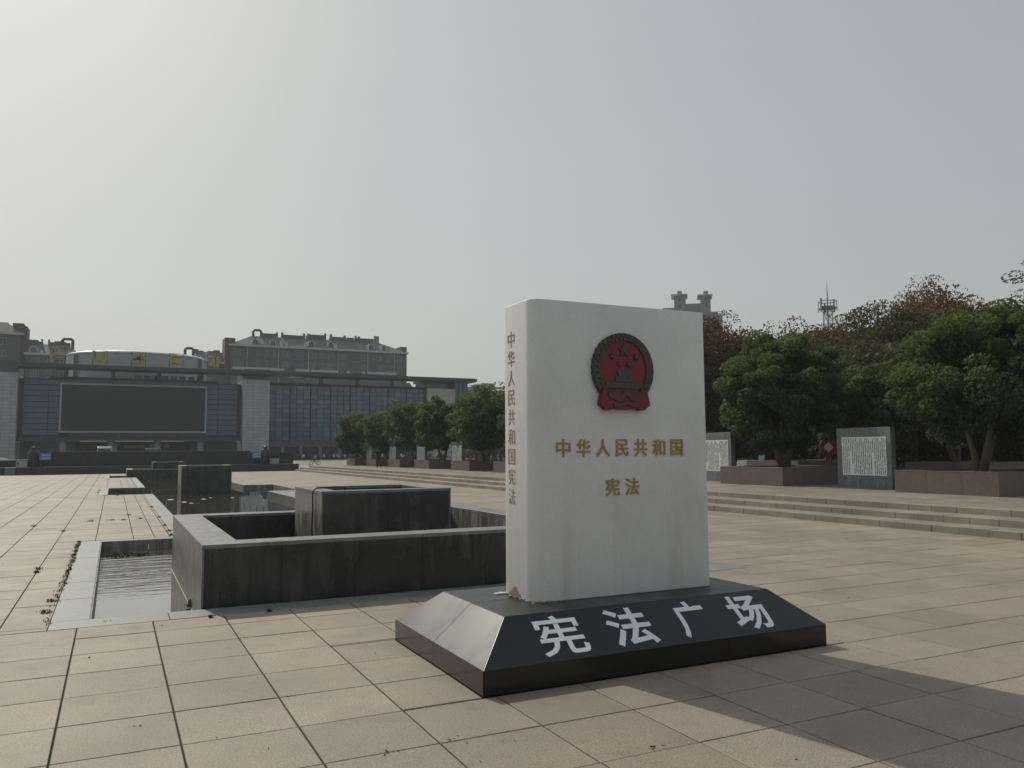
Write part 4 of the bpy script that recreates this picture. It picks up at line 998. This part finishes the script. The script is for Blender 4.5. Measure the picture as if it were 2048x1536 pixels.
bays = [(29.8, 2.4), (35, 1.0), (37.2, .9), (39.2, .9), (42.4, 2.2), (46.2, 2.6), (49.8, 2.1), (52.6, 1.5), (55.0, 2.2), (58.6, 1.9), (62.4, 2.6), (64.9, 1.9), (68.0, .9), (69.8, .9), (72.3, 2.4), (75.4, 1.9)]
for j in range(5):
    z = 28.4-2.95*j
    for k, (x, w) in enumerate(bays):
        if (k*5+j*3) % 7 == 0 and w < 1.2: continue
        window(apt, x, YK, z, w, 1.65, 2 if w < 1.6 else 4)
for xa, xb in ((44.6, 47.6), (60.9, 63.9)):
    for j in range(5): Q('balcony_void', B(xa, xb, YK-.08, YK-.01, 28.1-2.95*j, 30.5-2.95*j), M['glassdark']); Q('balcony_rail', B(xa, xb, YK-.3, YK-.1, 27.8-2.95*j, 28.0-2.95*j), M['winframe'])
for x, z in ((34.2, 31.9), (38.9, 31.9), (49.5, 32.1), (55.1, 32.1), (67.0, 32.1), (70.7, 31.9)): dormer(apt, x, YK+.3, z-.25, .95)
for x in (32.6, 41.2, 49.0-1.1, 56.4, 65.9, 70.0): Q('vent_stack', B(x-.35, x+.35, YK+.0, YK+.8, 31.4, 32.9), M['band'])
for xa, xb, z in ((36.6, 40.6, 35.5), (42.4, 48.4, 35.4), (49.6, 54.4, 35.9), (56.4, 60.2, 35.6), (61.0, 62.9, 35.6), (63.6, 69.0, 35.6)):
    Q('parapet', B(xa, xb, YK+4.6, YK+8.5, 34.3, z-.15), M['brick']); Q('parapet_cap', B(xa, xb, YK+4.5, YK+8.6, z-.15, z), M['chimney'])
for x, z in ((40.8, 36.0), (42.3, 36.1), (48.5, 36.2), (49.7, 36.2), (54.6, 36.5), (56.3, 36.4), (60.4, 36.2), (63.7, 36.3), (64.7, 36.2), (69.7, 36.6), (70.5, 36.6)): Q('chimney', B(x-.27, x+.27, YK+5, YK+6, 34.3, z), M['chimney'])
Q('duct', MB().tube([(34.3, YK+5, 34.2), (34.2, YK+5, 35.9), (34.6, YK+5, 36.3), (36.0, YK+5, 36.3), (36.4, YK+5, 35.9), (36.4, YK+5, 34.5)], .36, 8), M['darkmetal'])
# L2: left of the drum, R2: right of it, L1: at the left edge
def small_block(name, x0, x1, y, ze, zr, inl, inr, label, dorm, arch=None, band=None):
    t = thing(name, ((x0+x1)/2, y, Z_T), label, 'apartment building')
    build('wall', B(x0, x1, y, y+12, 0, ze-.5), M['brick'], t); build('cornice', B(x0-.5, x1+.5, y-.5, y+12.5, ze-.5, ze), M['band'], t)
    build('roof', hip_roof(x0-.1, x1+.1, y-.1, y+12, ze, zr, inl, inr, 4), M['roof'], t)
    for x in dorm: dormer(t, x, y+.2, ze+.15, .95)
    k = 0
    for j in range(4):
        x = x0+2
        while x < x1-1.4:
            window(t, x, y, ze-3.0-2.95*j, (1.9, 1.4, 2.4)[k % 3], 1.6, 3); x += (2.9, 3.6, 3.3)[k % 3]; k += 1
    if arch: build('duct', MB().tube([(arch[0], y+4, arch[2]-2.6), (arch[0], y+4, arch[2]-.4), (arch[0]+.4, y+4, arch[2]), (arch[1]-.4, y+4, arch[2]), (arch[1], y+4, arch[2]-.4), (arch[1], y+4, arch[2]-2.6)], .38, 8), M['darkmetal'], t)
    return t
t = small_block('apartment_block', -20.1, -8.2, 230, 26.75, 29.5, .1, 3.6, 'low apartment block with two arched dormers behind the left roof characters', (-18.6, -13.9), (-12.6, -10.3, 31.1))
for xa, xb, z in ((-20, -18, 30.5), (-18, -17, 30.1), (-15.6, -14.4, 30.1), (-14.4, -12, 30.4), (-12, -10.9, 30.1)): build('parapet', B(xa, xb, 234, 237, 29.2, z), M['brick'], t)
for x in (-17.1, -15.6): build('chimney', B(x-.2, x+.2, 233.6, 234.2, 29, 30.7), M['chimney'], t)
t = small_block('apartment_block', 17.4, 27.0, 232, 26.5, 29.6, 2.6, .1, 'low apartment block with an arched roof duct right of the drum', (20.9, 24.6), (16.6, 18.7, 30.4))
for xa, xb, z in ((18.6, 20, 30.3), (20, 21.3, 29.9), (22.4, 24.0, 29.9), (24.0, 25.6, 30.2)): build('parapet', B(xa, xb, 236, 238, 29.2, z), M['brick'], t)
t = small_block('apartment_block', -34.0, -21.4, 230, 31.5, 34.5, 3, 3.4, 'tall brick apartment block end at the left edge of the picture', ())
build('side_tower', B(-22.2, -20.2, 231, 238, 0, 33.4), M['brick_red'], t); build('side_tower', B(-23.4, -21.0, 232, 238, 30, 34.2), M['brick_red'], t)
# far block right of the glass wing
t = thing('apartment_block', (150, 300, Z_T), 'far apartment block with a rooftop pavilion beside the book', 'apartment building')
build('wall', B(125, 175, 300, 312, 0, 24.0), M['brick'], t); build('roof', hip_roof(124.5, 175, 299.5, 312, 24, 26.6, 1, 1, 3), M['roof'], t)
build('pavilion', B(135.5, 139.6, 303, 309, 26, 29.3), M['towergrey'], t); build('pavilion_roof', B(134.6, 140.4, 302.2, 309.5, 29.3, 29.7), M['band'], t)
build('pavilion', B(132.6, 135.4, 303, 309, 26, 28.8), M['towergrey'], t); build('pavilion_roof', B(131.6, 135.4, 302, 309, 28.8, 29.1), M['band'], t)
build('pergola', B(128.6, 131.6, 302, 309, 27.6, 27.9), M['towergrey'], t); build('pergola', B(140.6, 145, 302, 309, 27.9, 28.2), M['towergrey'], t)
for x in (129, 131, 141.2, 144): build('pergola_post', B(x-.15, x+.15, 302.3, 302.6, 26, 27.8), M['band'], t)
for x in (128.2, 138.3): dormer(t, x, 299.6, 22.6, 1.3)
build('parapet', B(124.8, 132, 301, 303, 26, 26.9), M['chimney'], t)

# far residential tower above the book, turned towards the camera
ang = radians(-38)
tw = thing('residential_tower', (0, 0, 0), 'far grey residential tower with two stair heads showing over the top right of the book', 'tower block')
def TB(name, x0, x1, y0, y1, z0, z1, mat_):
    o = build(name, B(x0, x1, y0, y1, z0, z1), mat_, None); loc = o.location.copy()
    o.parent = tw; o.location = loc
TB('body', -13, 9.5, 0, 14, 0, 52.5, M['towergrey']); TB('body', 5.0, 11.0, -2, 13, 0, 51.0, M['towergrey'])
for x0, x1, z in ((-6.2, -2.0, 59.2), (3.4, 7.0, 58.7)):
    TB('stair_head', x0, x1, 1.0, 8, 50, z, M['towergrey']); TB('stair_head_roof', x0-1.1, x1+.7, 0, 9, z, z+.5, M['band'])
    TB('lit_side', x0-.04, x0-.001, 1.2, 7.8, 50, z-.05, M['sand']); TB('water_tank', x0+1.2, x0+2.9, 3, 5, z+.5, z+2.2, M['towergrey'])  # sun-facing side of each stair head painted paler with a thin skin
TB('link', -2, 3.4, 2, 8, 50, 56.2, M['towergrey']); TB('roof_terrace', -10.5, -6.3, 1, 8, 54.3, 54.8, M['band']); TB('roof_terrace_wall', -10, -6.3, 3, 7, 50, 52.9, M['sand'])
for x in (-10, -8.2): TB('terrace_post', x, x+.25, 1.4, 1.7, 52, 54.3, M['band'])
TB('rail', 7.1, 11.2, -2, -1.9, 52.0, 52.2, M['band']); TB('rail_end', 10.6, 11.3, -2.2, -1.2, 50.8, 52.4, M['band'])
for j in range(4):
    for x in (-4.6, -3.4, 4.6, 5.8, 7.8, 9.2, 0, 1.2): TB('window', x-.35, x+.35, -.06 if x < 5 else -2.06, -.01 if x < 5 else -2.01, 50.2-j*3, 51.6-j*3, M['glassdark'])
for z in (54.5, 57.0):
    for x in (-4.2, 5.3): TB('window', x-.4, x+.4, .93, .99, z, z+1.3, M['glassdark'])
tw.location = (190.6, 236.9, 0); tw.rotation_euler = (0, 0, ang)
# two far chimneys-like towers at right
for x, y in ((245.0, 155.4), (247.4, 152.2)):
    t = thing('tower_block', (x, y, 0), 'pair of tiny pale towers over the trees at the far right, ' + ('left one' if x < 246 else 'right one'), 'tower block')
    build('tower_shaft', B(x-1.0, x+1.0, y-1, y+1, 0, 43.5), M['sand'], t); build('tower_top', B(x-1.15, x+1.15, y-1.15, y+1.15, 43.5, 44.0), M['towergrey'], t)
# lattice radio mast
mx_, my_ = 141.6, 128.8
t = thing('radio_mast', (mx_, my_, 0), 'steel lattice radio mast with a ring of antennas above the red topped trees', 'mast')
mb = MB(); L4 = [(-1, -1), (1, -1), (1, 1), (-1, 1)]
def at_(z, k): w = 1.2-.6*z/33.0; return (mx_+L4[k][0]*w, my_+L4[k][1]*w, z)
for k in range(4): mb.tube([at_(0, k), at_(33.5, k)], .12, 5)
z = 0
while z < 33:
    for k in range(4): mb.tube([at_(z, k), at_(min(33.4, z+2), (k+1) % 4)], .06, 4); mb.tube([at_(z, (k+1) % 4), at_(min(33.4, z+2), k)], .06, 4)
    z += 2
build('lattice', mb, M['steel'], t)
mb = MB(); ring = [(mx_+1.95*cos(a), my_+1.95*sin(a)) for a in np.linspace(0, 2*pi, 13)]
for zz in (33.0, 34.5): mb.tube([(x, y, zz) for x, y in ring], .09, 5)
mb.lathe([(.3, 32.9), (1.6, 33.0), (1.6, 33.4), (.3, 33.4)], mx_, my_, 12)
for k in range(0, 12, 2): mb.tube([(mx_, my_, 33.1), (*ring[k], 33.0)], .08, 4); mb.tube([(mx_+.5, my_, 31.0), (*ring[k], 33.0)], .06, 4)
build('platform', mb, M['steel'], t)
for k in range(0, 12, 2): build('antenna', MB().tube([(*ring[k], 32.2), (*ring[k], 35.2 if k in (0, 6) else 34.5)], .2 if k in (0, 6, 2) else .09, 6), M['steel'], t)
build('spire', MB().tube([(mx_, my_, 33), (mx_, my_, 36.5), (mx_, my_, 38.6)], [.16, .12, .04], 6), M['steel'], t)

# ------------------------------------------------------------------ trees behind the terrace on the right
BG = 'tall mixed trees behind the terrace'
back = [(36.3, 42.8, 10.3, 2.8, .75, 'red leaved tree just right of the book'), (41.7, 45.8, 10.0, 3.0, .6, 'thin topped tree with reddish twigs, second right of the book'), (42.6, 43.1, 9.6, 3.0, .3, 'dull green tree with ragged top behind the round camphor'),
        (47.6, 45.1, 10.6, 2.8, .35, 'brownish tree left of the radio mast'), (47.8, 42.7, 11.2, 2.6, .95, 'rust red topped tree in front of the radio mast'), (41.85, 34.6, 9.8, 3.4, .12, 'broad dull green tree right of the mast'),
        (47.7, 37.2, 10.7, 2.6, .3, 'dark tree left of the tallest red tree'), (52.0, 38.3, 12.6, 3.1, .9, 'tallest tree with red brown top'), (56.3, 38.4, 12.3, 3.1, .95, 'second tall red brown topped tree'),
        (49.2, 36.6, 11.4, 2.6, .9, 'red brown tree on the left shoulder of the tallest red tree'), (60.1, 38.8, 10.4, 2.4, .8, 'smaller red brown tree falling away to the right'), (55.0, 33.7, 10.6, 3.2, .3, 'green brown tree behind the biggest camphor')]
for i, (x, y, h, r, rd, lb) in enumerate(back):
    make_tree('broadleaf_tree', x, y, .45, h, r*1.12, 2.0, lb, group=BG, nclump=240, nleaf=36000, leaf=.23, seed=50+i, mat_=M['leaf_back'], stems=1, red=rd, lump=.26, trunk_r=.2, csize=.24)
fill = [(38.5, 39.5, 8.4, 3.0), (44.5, 38.5, 8.2, 3.2), (36.3, 50.0, 8.8, 3.0), (48.5, 33.5, 8.6, 3.4), (38.0, 32.0, 7.0, 2.8), (45.0, 28.5, 8.2, 3.4), (51.5, 29.0, 9.5, 3.6), (43.0, 22.5, 8.2, 3.3), (60.5, 34.0, 10.5, 3.4)]
for i, (x, y, h, r) in enumerate(fill):
    make_tree('broadleaf_tree', x, y, .45, h, r, 1.0, ['dark understorey tree low behind the round camphor', 'dark understorey tree in the middle of the right backdrop', 'dark understorey tree close behind the book edge', 'dark tree low between the stone stand and the red trees', 'dark tree straight behind the near inscription stone', 'dark low tree behind the biggest camphor', 'dark tree at the foot of the tallest red tree', 'dark low tree at the right edge behind the planters', 'dark tree at the far right backdrop'][i],
              group=BG, nclump=110, nleaf=10000, leaf=.36, seed=80+i, mat_=M['leaf_back'], stems=1, red=.08, lump=.2, trunk_r=.18)
# sparse tall tree leaning in at the right edge
make_tree('tall_sparse_tree', 29.9, 14.2, .45, 10.2, 4.2, 4.6, 'tall thin leaved tree reaching in at the right edge of the sky', 'tree', nclump=130, nleaf=12000, leaf=.12, seed=99, mat_=M['leaf'], stems=1, sparse=True, lump=.3, trunk_r=.15, csize=.13)
# hedge mass under the trees
rng = np.random.default_rng(77); n = 26000
hx = rng.uniform(33, 66, n); hy = 47.5-(hx-33)*.50+rng.normal(0, .9, n)+np.where(rng.random(n) < .4, 3, 0); hz = .45+rng.uniform(0, 1, n)**.8*(2.6+.6*np.sin(hx*1.3))
dd = rng.normal(size=(n, 3))
o = leaf_obj('hedge', np.stack([hx, hy, hz], 1), dd, .34, .18, M['leaf_back'], rng.random(n)*.6, np.zeros(n), rng=rng)
tag(o, 'dark dense undergrowth under the trees at the back of the terrace', 'hedge', kind='stuff')
n = 16000; hy = rng.uniform(50, 118, n); hx = 44+.10*(hy-50)+rng.normal(0, .7, n); hz = .45+rng.uniform(0, 1, n)**.8*(2.9+.5*np.sin(hy*.9))
o = leaf_obj('hedge', np.stack([hx, hy, hz], 1), rng.normal(size=(n, 3)), .42, .24, M['leaf_back'], rng.random(n)*.6, np.zeros(n), rng=rng)
tag(o, 'dark hedge behind the row of camphor trees left of the book', 'hedge', kind='stuff')

# ------------------------------------------------------------------ scooters
def make_scooter():
    t = thing('scooter', (0, 0, 0), 'x', 'scooter')
    t.color = (.6, .62, .65, 1)
    body = MB()
    body.prism_xz([(-.62, .42), (-.30, .30), (.18, .28), (.34, .34), (.52, .80), (.44, .86), (.28, .40), (-.02, .38), (-.08, .68), (-.62, .72), (-.78, .60)], -.13, .13)
    b_ = add('body', body.mesh('body', M['paint']), t, (0, 0, 0), .03)
    add('seat', MB().prism_xz([(-.62, .72), (-.06, .70), (-.06, .78), (-.34, .80), (-.62, .84)], -.12, .12).mesh('seat', M['rubber']), t, (0, 0, 0), .02)
    fork = MB().tube([(.66, 0, .26), (.50, 0, .85), (.44, 0, 1.0)], .03, 6)
    fork.tube([(.42, -.30, 1.05), (.46, 0, 1.0), (.42, .30, 1.05)], .018, 6); add('handlebar', fork.mesh('handlebar', M['plasticgrey']), t, (0, 0, 0))
    add('front_shield', MB().prism_xz([(.40, .42), (.56, .46), (.60, .88), (.50, .98), (.42, .80)], -.19, .19).mesh('front_shield', M['paint']), t, (0, 0, 0), .03)
    for x in (.66, -.52):
        w = MB().tube([(x+.235*cos(a), 0, .25+.235*sin(a)) for a in np.linspace(0, 2*pi, 17)], .05, 6, False); w.tube([(x, -.05, .25), (x, .05, .25)], .06, 8)
        add('wheel', w.mesh('wheel', M['rubber']), t, (0, 0, 0))
    for s_ in (-1, 1): add('mirror', MB().tube([(.42, .22*s_, 1.05), (.38, .27*s_, 1.2), (.38, .33*s_, 1.22)], [.01, .01, .045], 6).mesh('mirror', M['plasticgrey']), t, (0, 0, 0))
    for ch in t.children: ch.color = t.color
    return t
sc = make_scooter()
cols_ = [((.55, .58, .62), 'pale grey'), ((.03, .05, .12), 'dark blue'), ((.02, .02, .022), 'black'), ((.7, .72, .74), 'white'), ((.3, .03, .03), 'dark red'), ((.08, .22, .35), 'blue'), ((.25, .12, .1), 'brown red')]
rr = random.Random(21); first = True; gname = 'scooters parked in a row in front of the glass wing'
for k in range(46):
    x = 29.5+k*.98+rr.uniform(-.2, .2); y = 156.5+rr.uniform(-.5, .5); c_, cn = rr.choice(cols_[:4] if rr.random() < .7 else cols_)
    lb = cn+' scooter in the parked row, '+['first', 'second', 'third', 'fourth', 'fifth', 'sixth', 'seventh', 'eighth', 'ninth', 'tenth', 'eleventh', 'twelfth'][int((x-29)//4)]+' glass wing bay from the left'
    rot = pi/2+rr.uniform(-.3, .3)+(pi if rr.random() < .3 else 0)
    if first:
        sc.location = (x, y, Z_T); sc.rotation_euler = (0, 0, rot); sc.color = (*c_, 1); sc['label'] = lb; sc['group'] = gname
        for ch in sc.children: ch.color = (*c_, 1)
        first = False
    else: copy_tree(sc, (x, y, Z_T), rot, lb, c_)
for x, y, rot, c_, lb in ((34.2, 38.6, 2.2, (.62, .66, .7), 'white scooter seen end on beside the half hidden inscription stone'), (35.6, 38.3, .3, (.35, .4, .48), 'grey blue scooter parked behind the back row planter, pale seat'),
                          (37.2, 37.8, .4, (.05, .06, .08), 'black scooter parked right of the grey blue one'), (41.5, 24.5, 1.2, (.5, .53, .56), 'light scooter in the shade behind the biggest camphor trunks'), (42.6, 23.2, 1.9, (.04, .04, .05), 'black scooter in the shade at the right edge')):
    o = copy_tree(sc, (x, y, Z_T), rot, lb, c_, (1.1, 1.1, 1.1)); o['group'] = 'scooters parked under the trees'
for k, (x, y) in enumerate(((38.2, 66.0), (39.4, 71.0), (37.6, 61.0), (40.4, 76.5), (36.9, 57.5), (39.0, 82.0))):
    o = copy_tree(sc, (x, y, Z_T), 1.2+.3*k, ['scooter in the shade behind the second left planter', 'scooter in the shade behind the third left planter', 'scooter behind the largest left tree trunk', 'scooter behind the fourth left tree', 'scooter in the shade closest to the book edge', 'scooter behind the farthest left planters'][k], [(.5, .52, .55), (.1, .15, .3), (.6, .6, .62), (.06, .06, .07), (.4, .42, .45), (.15, .3, .5)][k]); o['group'] = 'scooters parked under the trees'

# ------------------------------------------------------------------ cars behind the stage
def make_car(x, y, rotz, col, label, L_=4.4, H=1.45, van=False):
    t = thing('parked_car', (0, 0, 0), label, 'van' if van else 'car')
    hw = .86
    if van: prof = [(-L_/2, .4), (L_/2, .4), (L_/2, .95), (L_/2-.25, 1.15), (L_/2-.75, H-.1), (L_/2-1.0, H), (-L_/2+.12, H), (-L_/2, H-.2)]; win = [(L_/2-.45, 1.15), (L_/2-.85, H-.18), (-L_/2+.3, H-.18), (-L_/2+.2, 1.15)]
    else: prof = [(-L_/2, .4), (L_/2, .4), (L_/2, .68), (L_/2-.15, .82), (L_/2-1.05, .92), (L_/2-1.75, H), (-L_/2+1.1, H), (-L_/2+.35, .98), (-L_/2, .9)]; win = [(L_/2-1.2, .94), (L_/2-1.8, H-.08), (-L_/2+1.15, H-.08), (-L_/2+.55, .98)]
    o = add('body', MB().prism_xz(prof, -hw, hw).mesh('body', M['paint']), t, (0, 0, 0), .08, 3); o.color = (*col, 1)
    add('windows', MB().prism_xz(win, -hw-.01, hw+.01).mesh('windows', M['glassdark']), t, (0, 0, 0))
    add('windscreen', MB().box(L_/2-1.72 if not van else L_/2-.72, L_/2-1.1 if not van else L_/2-.3, -hw+.12, hw-.12, .98 if not van else 1.2, H-.16 if not van else H-.3).mesh('windscreen', M['glassdark']), t, (0, 0, 0))
    for xx_ in (-L_/2+.85, L_/2-.85):
        for yy_ in (-hw+.05, hw-.05): add('wheel', MB().tube([(xx_, yy_-.1, .32), (xx_, yy_+.1, .32)], .32, 16).mesh('wheel', M['rubber']), t, (0, 0, 0))
    for yy_ in (-.62, .62): add('headlight', B(L_/2-.06, L_/2+.01, yy_-.16, yy_+.16, .66, .8).mesh('headlight', M['signwhite']), t, (0, 0, 0))
    t.location = (x, y, Z_T); t.rotation_euler = (0, 0, rotz); return t
make_car(-14.6, 124, 0, (.5, .52, .56), 'silver grey car cut off by the left edge of the picture')
make_car(-1.15, 124, -pi/2, (.42, .44, .45), 'grey minibus seen end on behind the stage, roof only', 5.4, 2.35, True)
make_car(4.8, 124, pi/2, (.10, .11, .12), 'dark van behind the stage right of the minibus, only its roof showing', 5.0, 2.1, True)

# ------------------------------------------------------------------ people
def skin_body(name, nodes, edges, radii, mats, zsplit, parent):
    me = bpy.data.meshes.new(name); me.from_pydata(nodes, edges, [])
    o = bpy.data.objects.new(name, me); COL.objects.link(o)
    sk = o.modifiers.new('skin', 'SKIN'); sk.use_smooth_shade = True
    for v_, r_ in zip(me.skin_vertices[0].data, radii): v_.radius = (r_, r_) if not isinstance(r_, tuple) else r_
    me.skin_vertices[0].data[0].use_root = True
    o.modifiers.new('sub', 'SUBSURF').levels = 2; o.modifiers['sub'].render_levels = 2
    dg = bpy.context.evaluated_depsgraph_get(); dg.update(); m2 = bpy.data.meshes.new_from_object(o.evaluated_get(dg))
    bpy.data.objects.remove(o); m2.materials.clear()
    for m_ in mats: m2.materials.append(m_)
    for p_ in m2.polygons: p_.material_index = zsplit(p_.center); p_.use_smooth = True
    return add(name, m2, parent, (0, 0, 0))
# man walking away on the terrace
pn = [(0, 0, .98), (0, 0, 1.15), (0, .01, 1.38), (0, .02, 1.47), (0, .03, 1.56), (0, .04, 1.68), (-.19, 0, 1.40), (-.24, -.02, 1.15), (-.22, .06, .92), (-.22, .08, .82), (.19, 0, 1.40), (.24, .03, 1.15), (.23, .12, .95), (.23, .14, .85),
      (-.10, 0, .90), (-.11, .08, .50), (-.11, -.04, .10), (-.12, .10, .05), (.10, 0, .90), (.11, -.02, .50), (.11, -.22, .16), (.12, -.12, .05)]
pe = [(0, 1), (1, 2), (2, 3), (3, 4), (4, 5), (2, 6), (6, 7), (7, 8), (8, 9), (2, 10), (10, 11), (11, 12), (12, 13), (0, 14), (14, 15), (15, 16), (16, 17), (0, 18), (18, 19), (19, 20), (20, 21)]
pr_ = [(.15, .11), (.16, .11), (.17, .11), .055, .085, .075, .07, .05, .04, .035, .07, .05, .04, .035, .09, .065, .045, .04, .09, .065, .045, .04]
t = thing('person', (0, 0, 0), 'man in dark clothes walking on the terrace past the planters left of the book', 'person')
skin_body('body', pn, pe, pr_, [M['darkcloth'], M['skin']], lambda c_: 1 if c_.z > 1.49 or (c_.z < .9 and abs(c_.x) > .19) else 0, t)
hair = MB(); hair.lathe([(.085*cos(a), 1.6+.115*sin(a)) for a in np.linspace(-.35, pi/2, 8)], 0, .025, 14); add('hair', hair.mesh('hair', M['hair'], smooth=True), t, (0, 0, 0))
t.location = (20.62, 68.36, Z_T); t.rotation_euler = (0, 0, .25)
# child on a bicycle
bk = thing('bicycle', (0, 0, 0), 'small bicycle with fat tyres being ridden across the open terrace', 'bicycle')
for x in (-.45, .5):
    w = MB().tube([(x+.26*cos(a), 0, .28+.26*sin(a)) for a in np.linspace(0, 2*pi, 25)], .032, 6, False)
    wh = add('wheel', w.mesh('wheel', M['rubber']), bk, (0, 0, 0)); sp = MB()
    for k in range(6): sp.tube([(x, 0, .28), (x+.25*cos(k*pi/3), 0, .28+.25*sin(k*pi/3))], .006, 4)
    sp.tube([(x, -.05, .28), (x, .05, .28)], .025, 6); add('spokes', sp.mesh('spokes', M['steel']), wh, (0, 0, 0))
fr = MB(); 
for a, b_ in (((.5, 0, .28), (.38, 0, .80)), ((.38, 0, .74), (-.02, 0, .32)), ((.36, 0, .70), (-.18, 0, .62)), ((-.02, 0, .32), (-.2, 0, .68)), ((-.45, 0, .28), (-.18, 0, .60)), ((-.45, 0, .28), (-.02, 0, .32)), ((.36, -.24, .88), (.38, 0, .82)), ((.38, 0, .82), (.36, .24, .88))): fr.tube([a, b_], .018, 6)
add('frame', fr.mesh('frame', M['plasticgrey']), bk, (0, 0, 0)); add('saddle', MB().box(-.32, -.1, -.07, .07, .68, .73).mesh('saddle', M['rubber']), bk, (0, 0, 0), .02)
for y in (-.11, .11): add('pedal', MB().box(-.06+y, .04+y, y-.04, y+.04, .30+y, .32+y).mesh('pedal', M['rubber']), bk, (0, 0, 0))
ch = thing('person', (0, 0, 0), 'child in a mauve jacket riding the small bicycle', 'person')
cn_ = [(-.2, 0, .80), (-.16, 0, .98), (-.10, 0, 1.15), (-.07, 0, 1.22), (-.04, 0, 1.29), (-.03, 0, 1.38), (-.09, -.14, 1.14), (.10, -.19, 1.0), (.30, -.2, .92), (-.09, .14, 1.14), (.10, .19, 1.0), (.30, .2, .92),
       (-.16, -.08, .76), (.12, -.1, .62), (-.02, -.11, .32), (.06, -.11, .28), (-.16, .08, .76), (.14, .1, .72), (.08, .11, .46), (.17, .11, .43)]
ce = [(0, 1), (1, 2), (2, 3), (3, 4), (4, 5), (2, 6), (6, 7), (7, 8), (2, 9), (9, 10), (10, 11), (0, 12), (12, 13), (13, 14), (14, 15), (0, 16), (16, 17), (17, 18), (18, 19)]
cr = [.12, (.12, .1), (.12, .09), .045, .08, .07, .055, .042, .032, .055, .042, .032, .075, .055, .04, .035, .075, .055, .04, .035]
skin_body('body', cn_, ce, cr, [M['darkcloth'], M['pinkcloth'], M['skin']], lambda c_: 2 if c_.z > 1.235 or c_.x > .26 else (1 if c_.z > .80 else 0), ch)
hair = MB(); hair.lathe([(.085*cos(a), 1.32+.1*sin(a)) for a in np.linspace(-.3, pi/2, 8)], -.05, 0, 14); add('hair', hair.mesh('hair', M['hair'], smooth=True), ch, (0, 0, 0))
for o in (bk, ch): o.location = (20.0, 90.4, Z_T+.0); o.rotation_euler = (0, 0, pi-.35); o.scale = (.84, .84, .84)

# ------------------------------------------------------------------ small things under the trees
t = thing('red_notice_sign', (33.3, 30.6, Z_T), 'red sign with a white diamond left of the near inscription stone', 'sign')
ux, uy = Vector((.88, -.47, 0)), Vector((0, 0, 1)); c_ = Vector((33.3, 30.6, 1.95))
def orient(poly, c0, th, name, mat_, par):
    nrm = Vector((-.47, -.88, 0)); f = [c0+ux*a+uy*b_ for a, b_ in poly]; bk_ = [p_-nrm*th for p_ in f]; k = len(f); mb = MB()
    mb._add(f+bk_, [tuple(range(k)), tuple(range(2*k-1, k-1, -1))]+[(i, k+i, k+(i+1) % k, (i+1) % k) for i in range(k)]); return build(name, mb, mat_, par)
orient([(.46*cos(a), .46*sin(a)) for a in np.linspace(0, 2*pi, 17)[:-1]], c_, .08, 'red_board', M['signred'], t)
orient([(0, -.27), (.27, 0), (0, .27), (-.27, 0)], c_+Vector((-.47, -.88, 0))*.02, .015, 'diamond', M['stonewhite'], t)
orient([(-.16, -1.5), (.16, -1.5), (.16, -.4), (-.16, -.4)], c_, .07, 'post', M['signred'], t)
t = thing('red_box', (37.6, 86.0, Z_T), 'small red cabinet standing behind the largest tree left of the book', 'cabinet')
build('cabinet', B(37.4, 37.85, 86, 86.4, Z_T, 1.45), M['signred'], t); build('cabinet_top', B(37.35, 37.9, 85.95, 86.45, 1.45, 1.5), M['darkmetal'], t)
t = thing('litter_bin', (38.6, 84.5, Z_T), 'blue grey litter bin with a pale lid under the trees beside the book', 'litter bin')
build('bin_body', MB().lathe([(.22, Z_T), (.26, 1.15)], 38.6, 84.5, 14), M['bluecol'], t); build('bin_lid', MB().lathe([(.34, 1.22), (.34, 1.27), (.0, 1.32)], 38.6, 84.5, 14), M['stonewhite'], t)
# ------------------------------------------------------------------ air
hz = B(-2400, 2400, -60, 3300, -1.2, 62.0)
m, nt, b, o = newmat('haze'); nt.nodes.remove(b)
pv = nt.nodes.new('ShaderNodeVolumePrincipled'); pv.inputs['Color'].default_value = (.93, .95, .97, 1); pv.inputs['Density'].default_value = .0005; pv.inputs['Anisotropy'].default_value = .0
nt.links.new(pv.outputs[0], o.inputs['Volume'])
HZ = build('haze', hz, m); tag(HZ, kind='stuff')
